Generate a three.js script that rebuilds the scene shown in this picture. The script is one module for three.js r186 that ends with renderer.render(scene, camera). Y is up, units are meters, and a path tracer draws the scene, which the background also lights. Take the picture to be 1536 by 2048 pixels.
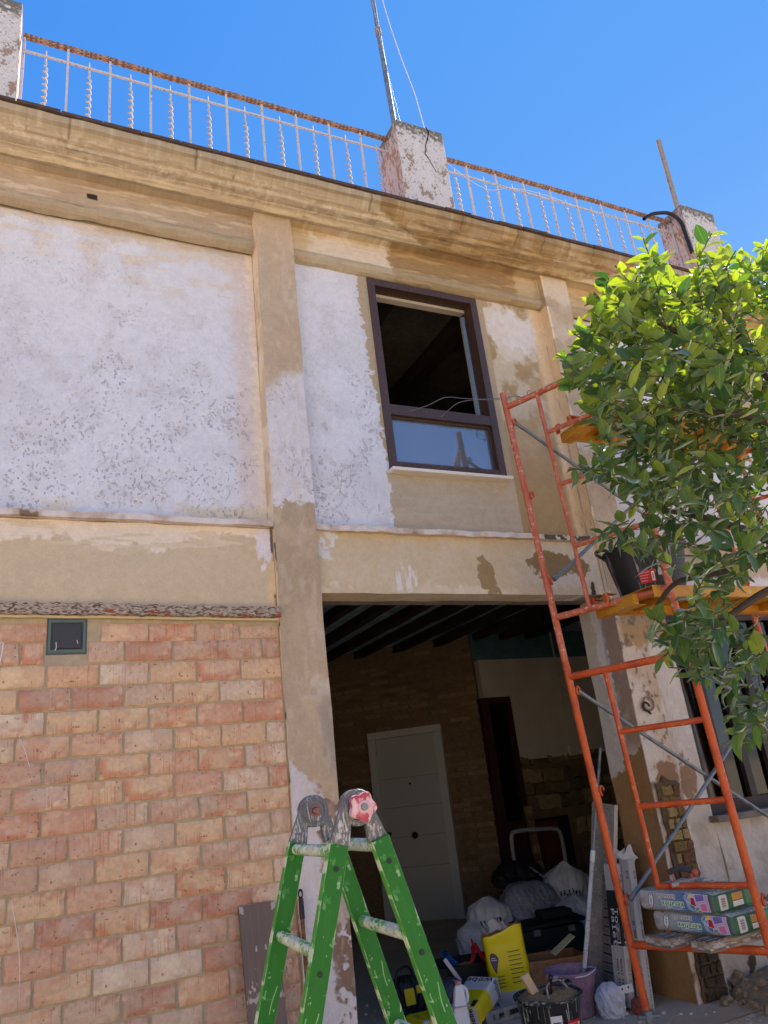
import * as THREE from 'three';
import { RoundedBoxGeometry } from 'three/addons/geometries/RoundedBoxGeometry.js';
import { mergeGeometries } from 'three/addons/utils/BufferGeometryUtils.js';

// ------------------------------------------------------------------ camera, sky, sun, exposure
const scene = new THREE.Scene();
const camera = new THREE.PerspectiveCamera(67.935, 0.75, 0.05, 400);
camera.position.set(0, 1.5, 4.4);
camera.up.set(-0.05031, 0.93231, 0.35815);
camera.lookAt(0 + 0.423285, 1.5 + 0.344707, 4.4 - 0.837859);
scene.add(camera);

const EXPOSURE = 2.6;
const SUN = new THREE.Vector3(0.62, 0.70, -0.362).normalize();
{
  const W = 512, H = 256, d = new Float32Array(W * H * 4);
  for (let j = 0; j < H; j++) for (let i = 0; i < W; i++) {
    const ph = ((i + 0.5) / W - 0.5) * 2 * Math.PI, el = ((j + 0.5) / H - 0.5) * Math.PI;
    const x = Math.cos(el) * Math.cos(ph), z = Math.cos(el) * Math.sin(ph), y = Math.sin(el);
    const g = Math.acos(Math.max(-1, Math.min(1, x * SUN.x + y * SUN.y + z * SUN.z)));
    const t = Math.pow(1 - Math.max(0, y), 3.6), s = 0.17 * Math.exp(-g * g / 0.5);
    let r = 0.017 + 0.50 * t + 0.15 * s, gg = 0.102 + 0.50 * t + 0.24 * s, b = 0.335 + 0.36 * t + 0.15 * s;
    if (y < 0) { const k = Math.min(1, -y * 8); r = r * (1 - k) + 0.16 * k; gg = gg * (1 - k) + 0.14 * k; b = b * (1 - k) + 0.12 * k; }
    const o = (j * W + i) * 4; d[o] = r; d[o + 1] = gg; d[o + 2] = b; d[o + 3] = 1;
  }
  const sky = new THREE.DataTexture(d, W, H, THREE.RGBAFormat, THREE.FloatType);
  sky.mapping = THREE.EquirectangularReflectionMapping;
  sky.magFilter = sky.minFilter = THREE.LinearFilter; sky.wrapS = THREE.RepeatWrapping;
  sky.needsUpdate = true;
  scene.background = sky; scene.environment = sky;
}
const sun = new THREE.DirectionalLight(new THREE.Color(1.0, 0.93, 0.83), 4.8);
sun.position.copy(SUN).multiplyScalar(40); sun.castShadow = true;
sun.shadow.camera.left = sun.shadow.camera.bottom = -14; sun.shadow.camera.right = sun.shadow.camera.top = 14;
sun.shadow.camera.far = 80; sun.shadow.mapSize.set(2048, 2048);
scene.add(sun); scene.add(sun.target);

// ------------------------------------------------------------------ random, noise, textures
function rng(seed) { let a = seed >>> 0; return () => { a = (a + 0x6D2B79F5) | 0; let t = Math.imul(a ^ (a >>> 15), 1 | a); t = (t + Math.imul(t ^ (t >>> 7), 61 | t)) ^ t; return ((t ^ (t >>> 14)) >>> 0) / 4294967296; }; }
const R0 = rng(7);
const NT = new Float32Array(65536); for (let i = 0; i < 65536; i++) NT[i] = R0();
function vn(x, y) {
  let xi = Math.floor(x), yi = Math.floor(y); let fx = x - xi, fy = y - yi; xi &= 255; yi &= 255;
  const x1 = (xi + 1) & 255, y1 = ((yi + 1) & 255) << 8, y0 = yi << 8;
  fx = fx * fx * (3 - 2 * fx); fy = fy * fy * (3 - 2 * fy);
  const a = NT[y0 + xi], b = NT[y0 + x1], c = NT[y1 + xi], e = NT[y1 + x1];
  return a + (b - a) * fx + (c - a + (a - b - c + e) * fx) * fy;
}
function fbm(x, y, o = 4) { let s = 0, a = 0.5, n = 0; for (let i = 0; i < o; i++) { s += a * vn(x, y); n += a; a *= 0.5; x = x * 2.03 + 17.3; y = y * 2.03 + 31.7; } return s / n; }
const clamp = (v, a = 0, b = 1) => v < a ? a : v > b ? b : v;
const sm = (a, b, v) => { const t = clamp((v - a) / (b - a)); return t * t * (3 - 2 * t); };
const mixc = (a, b, t) => [a[0] + (b[0] - a[0]) * t, a[1] + (b[1] - a[1]) * t, a[2] + (b[2] - a[2]) * t];
function tex(w, h, fn, srgb = true) {          // fn(u, v) -> [r, g, b] 0..255
  const d = new Uint8Array(w * h * 4);
  for (let j = 0; j < h; j++) for (let i = 0; i < w; i++) {
    const c = fn((i + 0.5) / w, (j + 0.5) / h, i, j), o = (j * w + i) * 4;
    d[o] = clamp(c[0], 0, 255); d[o + 1] = clamp(c[1], 0, 255); d[o + 2] = clamp(c[2], 0, 255); d[o + 3] = 255;
  }
  const t = new THREE.DataTexture(d, w, h, THREE.RGBAFormat);
  t.wrapS = t.wrapT = THREE.MirroredRepeatWrapping; t.magFilter = THREE.LinearFilter; t.minFilter = THREE.LinearMipmapLinearFilter; t.generateMipmaps = true;
  if (srgb) t.colorSpace = THREE.SRGBColorSpace; t.needsUpdate = true; return t;
}
const grey = (v) => [v, v, v];
function mat(o) { return new THREE.MeshStandardMaterial({ roughness: 0.85, metalness: 0, ...o }); }
const rgb = (r, g, b) => new THREE.Color().setRGB(r / 255, g / 255, b / 255, THREE.SRGBColorSpace);

// ------------------------------------------------------------------ naming, adding
const used = {};
function numbered(n) { const k = used[n] = (used[n] || 0) + 1; return k === 1 ? n : n + '_' + String(k - 1).padStart(3, '0'); }
function shadow(m) { m.castShadow = m.receiveShadow = true; return m; }
function part(name, geo, m, parent) { const o = shadow(new THREE.Mesh(Array.isArray(geo) ? mergeGeometries(geo.map(g => g.index ? g.toNonIndexed() : g)) : geo, m)); o.name = name; parent.add(o); return o; }
function tag(o, label, category, group) { o.userData.label = label; o.userData.category = category; if (group) o.userData.group = group; return o; }
function thing(name, label, category, pos = [0, 0, 0], group) {
  const o = new THREE.Group(); o.name = numbered(name); o.position.set(...pos); scene.add(o); return tag(o, label, category, group);
}
function single(name, geo, m, label, category, group) { const o = part(numbered(name), geo, m, scene); return tag(o, label, category, group); }
function struct(name, geo, m) { const o = part(name, geo, m, scene); o.userData.kind = 'structure'; return o; }

// ------------------------------------------------------------------ geometry helpers
const V = (x, y, z) => new THREE.Vector3(x, y, z);
function uvBox(g, s = 1) {                     // uv in metres by dominant normal
  const p = g.attributes.position, n = g.attributes.normal, u = new Float32Array(p.count * 2);
  for (let i = 0; i < p.count; i++) {
    const ax = Math.abs(n.getX(i)), ay = Math.abs(n.getY(i)), az = Math.abs(n.getZ(i)), x = p.getX(i), y = p.getY(i), z = p.getZ(i);
    if (az >= ax && az >= ay) { u[2 * i] = x * s; u[2 * i + 1] = y * s; } else if (ax >= ay) { u[2 * i] = z * s; u[2 * i + 1] = y * s; } else { u[2 * i] = x * s; u[2 * i + 1] = z * s; }
  }
  g.setAttribute('uv', new THREE.BufferAttribute(u, 2)); return g;
}
function box(x0, x1, y0, y1, z0, z1) { const g = new THREE.BoxGeometry(x1 - x0, y1 - y0, z1 - z0); g.translate((x0 + x1) / 2, (y0 + y1) / 2, (z0 + z1) / 2); return uvBox(g); }
function rbox(w, h, d, r = 0.004, s = 1) { return uvBox(new RoundedBoxGeometry(w, h, d, s, r)); }
function rod(a, b, r, r2 = r, seg = 10, caps = true) {          // uv: metres round and along
  const A = V(...a), B = V(...b), L = A.distanceTo(B), g = new THREE.CylinderGeometry(r2, r, L, seg, 1, !caps);
  const u = g.attributes.uv; for (let i = 0; i < u.count; i++) u.setXY(i, u.getX(i) * 6.283 * r, u.getY(i) * L + a[0] * 0.37 + a[2] * 0.71);
  g.applyQuaternion(new THREE.Quaternion().setFromUnitVectors(V(0, 1, 0), B.clone().sub(A).normalize())); g.translate(...A.add(B).multiplyScalar(0.5).toArray()); return g;
}
function wire(pts, r, seg = 40, rad = 6) {
  const c = new THREE.CatmullRomCurve3(pts.map(p => V(...p))), g = new THREE.TubeGeometry(c, seg, r, rad), L = c.getLength(), u = g.attributes.uv;
  for (let i = 0; i < u.count; i++) u.setXY(i, u.getY(i) * 6.283 * r, u.getX(i) * L); return g;
}
function jitter(g, amp, f = 20, seed = 0) {    // moves shared corners together
  const p = g.attributes.position;
  for (let i = 0; i < p.count; i++) { const x = p.getX(i), y = p.getY(i), z = p.getZ(i); p.setXYZ(i, x + amp * (vn(y * f + seed + 3, z * f + 9) - 0.5), y + amp * (vn(x * f + seed + 40, z * f + 7) - 0.5), z + amp * (vn(x * f + seed + 80, y * f + 5) - 0.5)); }
  g.computeVertexNormals(); return g;
}

// ------------------------------------------------------------------ plaster of the facade: where it is limewashed, rendered, peeled, stained, with one bluish shade painted in (x, y in metres on the front)
const WHITE = [214, 212, 215], BEIGE = [187, 164, 136], TAN = [172, 150, 123], YEL = [200, 177, 140], DAMP = [142, 113, 74], OCHRE = [146, 110, 66], CREAM = [236, 211, 176], GREYP = [152, 142, 130], DIRT = [84, 74, 64], PINK = [205, 182, 168], BRN = [122, 94, 72];
const HB = new Float32Array(2048 * 2048);
function plaster(u, v, i, j) {
  const x = -0.6 + u * 6, y = v * 6;
  const a = fbm(x * 1.7 + 5, y * 1.7, 4), b = fbm(x * 7 + 50, y * 7 + 9, 4), c = fbm(x * 31 + 3, y * 31 + 77, 3), f = vn(x * 150, y * 150);
  const hs = fbm(x * 5 + 11, y * 34 + 60, 3), vs = fbm(x * 42 + 8, y * 4 + 20, 3), e = b - 0.5, rag = (b - 0.5) * 0.5 + (c - 0.5) * 0.35;
  if (x < -0.452) { HB[j * 2048 + i] = 0.5 + (vs - 0.5) * 0.4; let q = mixc([232, 206, 168], [238, 222, 196], vs); q = mixc(q, [222, 176, 122], sm(0.58, 0.68, vs) * 0.7 * sm(0.35, 0.6, b)); q = mixc(q, [196, 170, 136], sm(0.5, 0.62, b) * 0.5); if (y < 3.16) q = mixc(q, [96, 80, 60], sm(0.60, 0.66, b) * 0.9); return q; }
  let col, h = 0.5 + (c - 0.5) * 0.3 + (f - 0.5) * 0.08, pit = 0;
  const p1 = x > 1.425 && x < 1.722 && y < 5.705, p2 = x > 4.062 && x < 4.36 && y < 5.705;
  const rmask = (d, w = 0.03) => sm(-w, w, d + rag * 0.22);            // ragged edge, d in metres
  if (p1) {
    col = mixc(BEIGE, TAN, sm(0.35, 0.7, a)); col = mixc(col, [196, 172, 142], sm(0.5, 0.75, b) * 0.6);
    const w = rmask(y - 3.33, 0.012) * (1 - rmask(y - 4.28 - (x - 1.57) * 0.5, 0.07)); col = mixc(col, [212, 205, 203], w); pit = w * 0.8;
    const lo = rmask(1.42 + (1.72 - x) * 1.1 - y, 0.02); col = mixc(col, [206, 197, 193], lo);
    const pk = lo * sm(1.60, 1.66, x + rag * 0.3) * sm(0.5, 0.62, c * 0.6 + b * 0.5); col = mixc(col, BRN, pk * 0.9); h -= pk * 0.5;
    col = mixc(col, [203, 186, 166], sm(0.52, 0.66, b) * (1 - rmask(Math.abs(y - 2.18) - 0.13, 0.05)) * 0.9);
    const gr = sm(1.63, 1.69, x + rag * 0.2) * sm(0.3, 0.12, Math.abs(y - 1.86)); col = mixc(col, GREYP, gr * 0.7);
    const sc = sm(0.10, 0.07, Math.hypot((x - 1.66) * 1.6, y - 0.93) + rag * 0.1); col = mixc(col, [150, 128, 112], sc * 0.6);
    h += (vs - 0.5) * 0.35; col = mixc(col, [206, 188, 164], sm(0.55, 0.75, fbm(x * 24, y * 9 + 3, 3)) * 0.35);
  } else if (p2) {
    if (y > 2.7) { col = mixc(BEIGE, TAN, a); col = mixc(col, [200, 183, 160], sm(0.45, 0.65, b) * sm(0.35, 0.6, a) * 0.8); const t = rmask(y - 5.45, 0.03); col = mixc(col, [204, 188, 166], t); const cr = sm(4.10, 4.07, x) * sm(0.4, 0.6, b); col = mixc(col, CREAM, cr); const dk = sm(0.60, 0.75, b) * sm(4.13, 4.06, x) * sm(3.9, 3.3, y); col = mixc(col, [120, 100, 78], dk * 0.5); }
    else {
      col = mixc([203, 190, 178], [186, 166, 146], sm(0.4, 0.7, b)); const t = rmask(y - 2.33, 0.015) * sm(4.09, 4.12, x); col = mixc(col, [170, 140, 100], t);
      const sp = sm(0.54, 0.72, fbm(x * 30, y * 20, 5)) * sm(0.42, 0.62, b + 0.14 * sm(0.5, 0.1, Math.abs(y - 2.05))); col = mixc(col, [104, 92, 80], sp * 0.75);
      const d1 = rmask(0.1 - Math.hypot(x - 4.22, (y - 1.37) * 0.8), 0.015); col = mixc(col, [140, 108, 80], d1); const d2 = rmask(1.32 - y, 0.02) * rmask(y - 1.15); col = mixc(col, [168, 140, 118], d2 * 0.7);
    }
  } else if (x >= 3.66 && x <= 4.07 && y < 2.72) {                      // opening jamb, folded out: x = 4.07 + z
    const q = (x - 3.69) / 0.38; col = mixc([205, 196, 180], [196, 186, 172], b);
    const pe = rmask((q - 0.52) * 0.4, 0.008) * sm(1.5, 1.7, y); col = mixc(col, [168, 142, 118], pe * (0.55 + 0.45 * sm(0.35, 0.5, b)));
    const wh = rmask((Math.abs(q - 0.42) - 0.14) * -0.5, 0.01) * sm(1.6, 1.8, y); col = mixc(col, [222, 213, 205], wh);
    const oc = rmask(1.52 - y + (q - 0.5) * 0.25, 0.012); col = mixc(col, mixc(OCHRE, [158, 124, 82], b), oc); h -= oc * 0.1 - wh * 0.12;
    const bl = sm(0.025, 0.01, Math.abs(q - 0.55 + rag * 0.15) * 0.4) * sm(2.2, 2.3, y); col = mixc(col, [160, 160, 180], bl * 0.6);
  } else if (y > 5.70) {                                                // cornice, unrolled along its profile
    col = mixc([194, 174, 144], [184, 166, 141], sm(0.35, 0.65, a)); col = mixc(col, [170, 150, 124], sm(0.5, 0.7, b) * 0.7); col = mixc(col, [216, 200, 172], sm(0.5, 0.68, b * 0.5 + c * 0.5) * 0.5);
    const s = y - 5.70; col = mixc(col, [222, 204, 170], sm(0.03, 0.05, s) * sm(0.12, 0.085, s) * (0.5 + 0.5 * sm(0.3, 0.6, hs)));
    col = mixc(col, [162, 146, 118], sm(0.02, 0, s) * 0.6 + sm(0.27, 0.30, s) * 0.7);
    const wet = rmask(0.9 - Math.abs(x - 3.65) + (s - 0.1) * 2.0, 0.02); col = mixc(col, mixc(DAMP, [168, 136, 90], sm(0.4, 0.7, hs)), wet * (0.45 + 0.4 * sm(0.35, 0.6, b)));
    const jn = 0.7 * sm(0.010, 0.003, Math.abs(((x * 3.7 + 40 + e * 0.2) % 1) - 0.5) / 3.7) * sm(0.245, 0.26, s) * sm(0.35, 0.6, b); col = mixc(col, [110, 92, 70], jn * 0.7); h -= jn * 0.5;
    h += (hs - 0.5) * 0.5; col = mixc(col, [190, 190, 178], sm(0.64, 0.72, c) * 0.2);
  } else if (y > 5.385) {                                               // frieze and its moulding
    col = x < 1.43 ? mixc([186, 164, 138], [170, 150, 126], b) : mixc(YEL, [184, 158, 118], sm(0.35, 0.7, a));
    col = mixc(col, [205, 188, 166], sm(0.56, 0.7, hs) * (x < 1.43 ? 0.7 : 0.3));
    if (x > 1.43) { const wt = rmask(0.16 - Math.abs(y - 5.52), 0.02) * rmask(0.38 - Math.abs(x - 2.25), 0.05); col = mixc(col, [214, 200, 184], wt * 0.8); const wet = rmask(0.62 - Math.abs(x - 3.2), 0.02); col = mixc(col, mixc([150, 121, 82], [176, 146, 100], sm(0.5, 0.7, hs)), wet * 0.95); }
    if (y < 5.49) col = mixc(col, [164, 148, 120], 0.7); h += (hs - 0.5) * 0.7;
    const hole = sm(0.005, 0, Math.max(Math.abs(x - 0.29) - 0.030, Math.abs(y - 5.575) - 0.017) + rag * 0.03); col = mixc(col, [48, 38, 28], hole); h -= hole * 0.8;
  } else if (y > 3.205) {                                               // first-floor panels
    col = mixc(WHITE, [208, 205, 207], sm(0.4, 0.7, b)); pit = 0.35 + 0.65 * sm(0.4, 0.62, a + (4.3 - y) * 0.22);
    if (x < 1.43) {
      const tp = rmask(y - 5.36 + x * 0.05 + (a - 0.5) * 0.2, 0.05); col = mixc(col, [196, 176, 148], tp); h += tp * (hs - 0.5) * 0.6; pit *= 1 - tp;
      col = mixc(col, [214, 198, 182], sm(0.45, 0.62, hs * 0.5 + b * 0.5) * sm(4.9, 5.25, y + x * 0.15) * 0.8);
      const cr = sm(1.33, 1.43, x + rag * 0.12); col = mixc(col, mixc(CREAM, [240, 224, 200], vs), cr * 0.8); pit *= 1 - cr;
      col = mixc(col, [214, 190, 176], sm(1.2, 1.32, x + e * 0.1) * (1 - cr) * 0.5);
      const lw = rmask(3.34 - y, 0.03); col = mixc(col, [208, 192, 168], lw * sm(0.4, 0.6, a) * 0.9);
    } else {
      const edge = 2.29 + (5.3 - y) * 0.035 - (y < 3.75 ? 0 : 0), dx = x - edge;
      const bg = rmask(dx, 0.006); let bc = mixc([176, 158, 132], [168, 146, 114], a);
      if (y < 3.73) bc = mixc([186, 170, 146], [176, 158, 132], hs);
      if (x > 3.45) {
        bc = mixc([186, 158, 118], [162, 134, 94], sm(0.35, 0.65, a));
        const w1 = rmask(0.26 - Math.hypot((x - 3.72) * 0.8, y - 5.12) + e * 0.2, 0.07); bc = mixc(bc, [214, 204, 196], w1);
        const w2 = sm(0.52, 0.66, b * 0.7 + a * 0.35) * sm(4.0, 4.4, y); bc = mixc(bc, [206, 190, 166], w2 * 0.75);
        const w3 = sm(4.0, 3.85, y + e * 0.3); bc = mixc(bc, [166, 138, 98], w3 * 0.8); const cr = sm(3.92, 3.98, x + rag * 0.06); bc = mixc(bc, mixc(CREAM, [222, 182, 128], b), cr * 0.85);
        const dk = sm(0.50, 0.72, b * 0.6 + c * 0.4) * sm(3.9, 3.98, x) * sm(3.9, 3.4, y); bc = mixc(bc, [112, 92, 68], dk * 0.7); 
      }
      col = mixc(col, bc, bg); h -= bg * 0.18; pit *= 1 - bg;
      col = mixc(col, [192, 200, 216], sm(1.80, 1.73, x) * 0.25);  // bluish shade beside the pilaster, painted into the limewash colour
      if (x > 4.36) { col = mixc(WHITE, [196, 190, 184], b); pit = 0.6; }
    }
  } else if (y > 3.16) { col = mixc([214, 200, 190], [190, 168, 150], sm(0.45, 0.65, b)); col = mixc(col, [110, 88, 66], sm(0.66, 0.74, b) * 0.8); if (x > 3.55 && x < 4.06) { col = mixc(col, DIRT, sm(0.4, 0.55, c)); } }
  else if (y > 2.6) {                                                   // beams over the ground floor
    col = mixc([206, 186, 154], [196, 174, 142], a); h += (hs - 0.5) * 0.12;
    if (x < 1.43) { const w = rmask(y - 3.07 - (a - 0.5) * 0.25, 0.012); col = mixc(col, [226, 208, 186], w); col = mixc(col, [214, 194, 164], sm(0.56, 0.64, hs) * sm(2.95, 3.05, y)); const pk = rmask(0.07 - Math.hypot((x - 1.37) * 1.2, (y - 3.03) * 0.6), 0.01); col = mixc(col, [220, 208, 206], pk); const cr = sm(1.34, 1.42, x + rag * 0.1); col = mixc(col, [222, 188, 138], cr * (1 - pk) * 0.8); const bk = sm(1.405, 1.415, x + rag * 0.03) * sm(0.5, 0.6, b); col = mixc(col, [70, 58, 44], bk * 0.8); }
    else {
      col = mixc(col, YEL, sm(3.02, 3.14, y + e * 0.1) * 0.8); col = mixc(col, [206, 188, 162], sm(0.5, 0.62, b) * 0.5);
      const w = rmask(0.09 - Math.hypot((x - 2.36), (y - 2.84)), 0.02) * sm(0.45, 0.55, vs); col = mixc(col, [218, 210, 204], w); const w0 = rmask(0.1 - Math.hypot((x - 1.78), (y - 3.07)), 0.02) * sm(0.4, 0.5, c); col = mixc(col, [206, 202, 198], w0);
      const lw = rmask(2.80 - y, 0.015) * sm(0.45, 0.6, a); col = mixc(col, [212, 196, 174], lw * 0.8);
      const d1 = rmask(0.085 - Math.hypot((x - 2.98 - (3 - y) * 0.25) * 1.1, (y - 2.88) * 0.75), 0.008); col = mixc(col, [152, 126, 88], d1);
      const d2 = rmask(0.10 - Math.hypot((x - 3.62) * 0.5, y - 2.97), 0.008); col = mixc(col, [142, 116, 78], d2); const d3 = rmask(0.085 - Math.hypot((x - 3.88) * 0.8, y - 2.96), 0.008); col = mixc(col, [142, 116, 78], d3);
      const ld = sm(0.04, 0.0, d2 + d3) * rmask(0.2 - Math.hypot((x - 3.75) * 0.6, y - 2.98), 0.03); col = mixc(col, [214, 200, 182], ld * 0.7);
      const bk = rmask(0.05 - Math.hypot((x - 3.95) * 1.6, (y - 2.80) * 0.7), 0.01); col = mixc(col, [62, 54, 46], bk); const cr = sm(3.99, 4.03, x + rag * 0.05); col = mixc(col, [226, 206, 178], cr);
      if (x > 4.36) { col = mixc([214, 206, 200], BEIGE, rmask(y - 2.9, 0.02)); }
    }
  } else {                                                              // ground-floor right: lumpy distemper
    col = mixc([196, 186, 174], [178, 166, 152], sm(0.4, 0.65, b)); h += (fbm(x * 9, y * 5 + fbm(x * 4, y * 4, 2) * 6, 3) - 0.5) * 1.5;
    const ch = sm(0.66, 0.72, fbm(x * 8, y * 8 + 3, 3)) * sm(0.9, 0.3, y); col = mixc(col, [80, 66, 52], ch); const w2 = x < 4.72 ? 1 : 0; if (w2 && y > 1.2) { col = mixc([206, 200, 196], [188, 176, 164], b); const t = rmask(y - 2.45, 0.02); col = mixc(col, [160, 134, 100], t); const dd = rmask(0.08 - Math.hypot((x - 4.56), (y - 1.35) * 0.5), 0.01); col = mixc(col, [146, 118, 92], dd); }
  }
  if (pit > 0.02) {                                                     // flaked distemper: lifted rims, crescents, open pits
    const zone = sm(0.47, 0.66, b * 0.55 + a * 0.5) * pit, wx = x + 0.02 * (b - 0.5), n1 = fbm(wx * 52 + 3, y * 48, 3), n2 = fbm(wx * 30 + 60, y * 26 + 9, 2);
    const rim = sm(0.034, 0.010, Math.abs(n1 - 0.5)) * sm(0.56, 0.68, n2) * zone, inside = sm(0.5, 0.47, n1) * sm(0.60, 0.70, n2) * zone;
    col = mixc(col, [176, 166, 160], inside * 0.3); col = mixc(col, [146, 136, 131], rim * (0.12 + 0.42 * c)); h -= inside * 0.35 + rim * 0.5;
    const n3 = fbm(x * 95 + 7, y * 70 + x * 20, 2), dot = sm(0.73, 0.79, n3) * sm(0.42, 0.62, b * 0.5 + vn(x * 5 + 9, y * 5) * 0.5) * pit; col = mixc(col, [150, 140, 135], dot * 0.24); h -= dot * 0.7;
    const hair = sm(0.008, 0.002, Math.abs(fbm(x * 3 + 80, y * 3, 4) - 0.5)) * sm(0.45, 0.6, vn(x * 2, y * 2 + 5)) * pit; col = mixc(col, [186, 178, 172], hair * 0.3); h -= hair * 0.2;
  }
  const g = 1 + (f - 0.5) * 0.05 + (c - 0.5) * 0.07 + (a - 0.5) * 0.06;
  HB[j * 2048 + i] = h;
  return [col[0] * g, col[1] * g, col[2] * g];
}
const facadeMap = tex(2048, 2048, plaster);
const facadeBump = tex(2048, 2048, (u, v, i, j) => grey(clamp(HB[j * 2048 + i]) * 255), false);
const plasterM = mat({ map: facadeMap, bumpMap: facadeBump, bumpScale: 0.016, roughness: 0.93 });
const U = (x) => (x + 0.6) / 6, W6 = (y) => y / 6;
function uvFacade(g, foldX = null) {            // front faces by x, y; returns folded out by z, soffits by z
  const p = g.attributes.position, n = g.attributes.normal, u = new Float32Array(p.count * 2);
  for (let i = 0; i < p.count; i++) {
    const ax = Math.abs(n.getX(i)), ay = Math.abs(n.getY(i)), az = Math.abs(n.getZ(i)), x = p.getX(i), y = p.getY(i), z = p.getZ(i);
    let a = x, b = y; if (ax > az && ax > ay) a = (foldX ?? x) + z; else if (ay > az) b = y + z * 0.5;
    u[2 * i] = U(a); u[2 * i + 1] = W6(b);
  }
  g.setAttribute('uv', new THREE.BufferAttribute(u, 2)); return g;
}
function slabWall(x0, x1, y0, y1, z0, z1, nx = 1, ny = 1, amp = 0, foldX = null) {
  const g = new THREE.BoxGeometry(x1 - x0, y1 - y0, z1 - z0, nx, ny, 1); g.translate((x0 + x1) / 2, (y0 + y1) / 2, (z0 + z1) / 2); uvFacade(g, foldX);
  if (amp) jitter(g, amp, 4, x0 * 10); return g;
}

// ------------------------------------------------------------------ small shared textures
const grain = tex(512, 512, (u, v) => { const a = fbm(u * 10, v * 10, 4), c = fbm(u * 70, v * 70, 2); return grey(205 + (a - 0.5) * 60 + (c - 0.5) * 60); });
const grainB = tex(512, 512, (u, v) => grey(128 + (fbm(u * 24, v * 24, 4) - 0.5) * 200), false);
function rep(t, sx, sy = sx) { const c = t.clone(); c.repeat.set(sx, sy); c.needsUpdate = true; return c; }
function spat(base, base2, dots, amount, f = 14, r = 0) {               // paint with plaster drips, smears and specks
  return tex(512, 512, (u, v) => {
    const a = fbm(u * 6 + r, v * 6, 4), wx = u + 0.03 * (fbm(u * 14 + r, v * 14 + 5, 3) - 0.5), wy = v + 0.03 * (fbm(u * 14 + 40 + r, v * 14, 3) - 0.5);
    const s = fbm(wx * f * 1.9 + 9 + r, wy * f * 1.1 + 31, 5), p = fbm(wx * f * 6 + r, wy * f * 4 + 3, 3), cl = fbm(u * 4 + 70 + r, v * 4, 3), st = fbm(u * 60 + r, v * 4, 3);
    let c = mixc(base, base2, sm(0.35, 0.7, a)); c = mixc(c, dots, sm(amount + 0.05, amount + 0.12, s * 0.7 + cl * 0.32) * (0.6 + 0.4 * p)); c = mixc(c, dots, sm(0.76, 0.80, p) * sm(0.45, 0.65, cl) * 0.8); c = mixc(c, dots, sm(0.5, 0.85, st) * sm(0.45, 0.7, cl) * 0.3); return c;
  });
}
const orangeT = spat([206, 88, 28], [186, 74, 30], [206, 172, 146], 0.62, 10, 3), greenT = spat([28, 104, 16], [22, 92, 14], [206, 206, 190], 0.58, 7, 20), greenHeavyT = spat([92, 150, 70], [196, 196, 178], [222, 216, 200], 0.46, 12, 44);
const galvT = spat([128, 134, 138], [102, 110, 118], [190, 190, 186], 0.60, 16, 60), rubberT = spat([26, 26, 27], [38, 38, 38], [176, 174, 172], 0.585, 12, 88), alT = spat([140, 142, 145], [112, 112, 114], [206, 202, 196], 0.54, 10, 120);
const orangeM = mat({ map: rep(orangeT, 3), roughness: 0.55, bumpMap: rep(grainB, 4), bumpScale: 0.0008 });
const orangePinkM = mat({ map: rep(spat([186, 88, 52], [196, 106, 74], [222, 196, 180], 0.61, 10, 7), 3), roughness: 0.5, bumpMap: rep(grainB, 4), bumpScale: 0.0008 });
function splashCanvas(base, dots, seed, n, w = 512, h = 1024) {          // strokes, blots and specks of plaster on paint
  return canvasTex(w, h, (c) => { const r = rng(seed); c.fillStyle = base; c.fillRect(0, 0, w, h);
    for (let i = 0; i < 260; i++) { c.fillStyle = `rgba(${r() > 0.5 ? '10,60,6' : '70,140,50'},${0.03 + r() * 0.07})`; c.fillRect(r() * w, r() * h, 2 + r() * 6, 30 + r() * 200); }
    const blot = (x, y, s, al) => { c.fillStyle = `rgba(${dots},${al})`; c.beginPath(); for (let k = 0; k <= 14; k++) { const a = k / 14 * 6.283, q = s * (0.45 + 0.75 * r()), px = x + Math.cos(a) * q * 0.7, py = y + Math.sin(a) * q * 1.3; k ? c.lineTo(px, py) : c.moveTo(px, py); } c.fill(); };
    for (let i = 0; i < n; i++) { const x = r() * w, y = r() * h, t = r(); if (t < 0.62) blot(x, y, 1.2 + r() * r() * r() * 9, 0.5 + r() * 0.45); else if (t < 0.86) { c.strokeStyle = `rgba(${dots},${0.35 + r() * 0.5})`; c.lineWidth = 2 + r() * 5; c.beginPath(); c.moveTo(x, y); c.bezierCurveTo(x + (r() - 0.5) * 20, y + 20, x + (r() - 0.5) * 30, y + 40, x + (r() - 0.5) * 30, y + 20 + r() * 90); c.stroke(); } else { for (let k = 0; k < 9; k++) blot(x + (r() - 0.5) * 60, y + (r() - 0.5) * 80, 3 + r() * 12, 0.12 + r() * 0.5); } } });
}
const splashT = (b, d, s, n) => { const t = splashCanvas(b, d, s, n); t.wrapS = t.wrapT = THREE.RepeatWrapping; return t; };
function canvasTex(w, h, draw) { const c = document.createElement('canvas'); c.width = w; c.height = h; draw(c.getContext('2d'), w, h); const t = new THREE.CanvasTexture(c); t.colorSpace = THREE.SRGBColorSpace; return t; }
const greenM = mat({ map: rep(splashT('rgb(12,100,8)', '206,206,192', 4, 300), 3, 1.5), roughness: 0.68, bumpMap: rep(grainB, 3), bumpScale: 0.0006 }), greenHeavyM = mat({ map: rep(greenHeavyT, 4), roughness: 0.8, bumpMap: rep(grainB, 5), bumpScale: 0.003 });
const galvM = mat({ map: rep(galvT, 3), roughness: 0.5, metalness: 0.35 }), alM = mat({ map: rep(alT, 5), roughness: 0.55, metalness: 0.3 });
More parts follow.
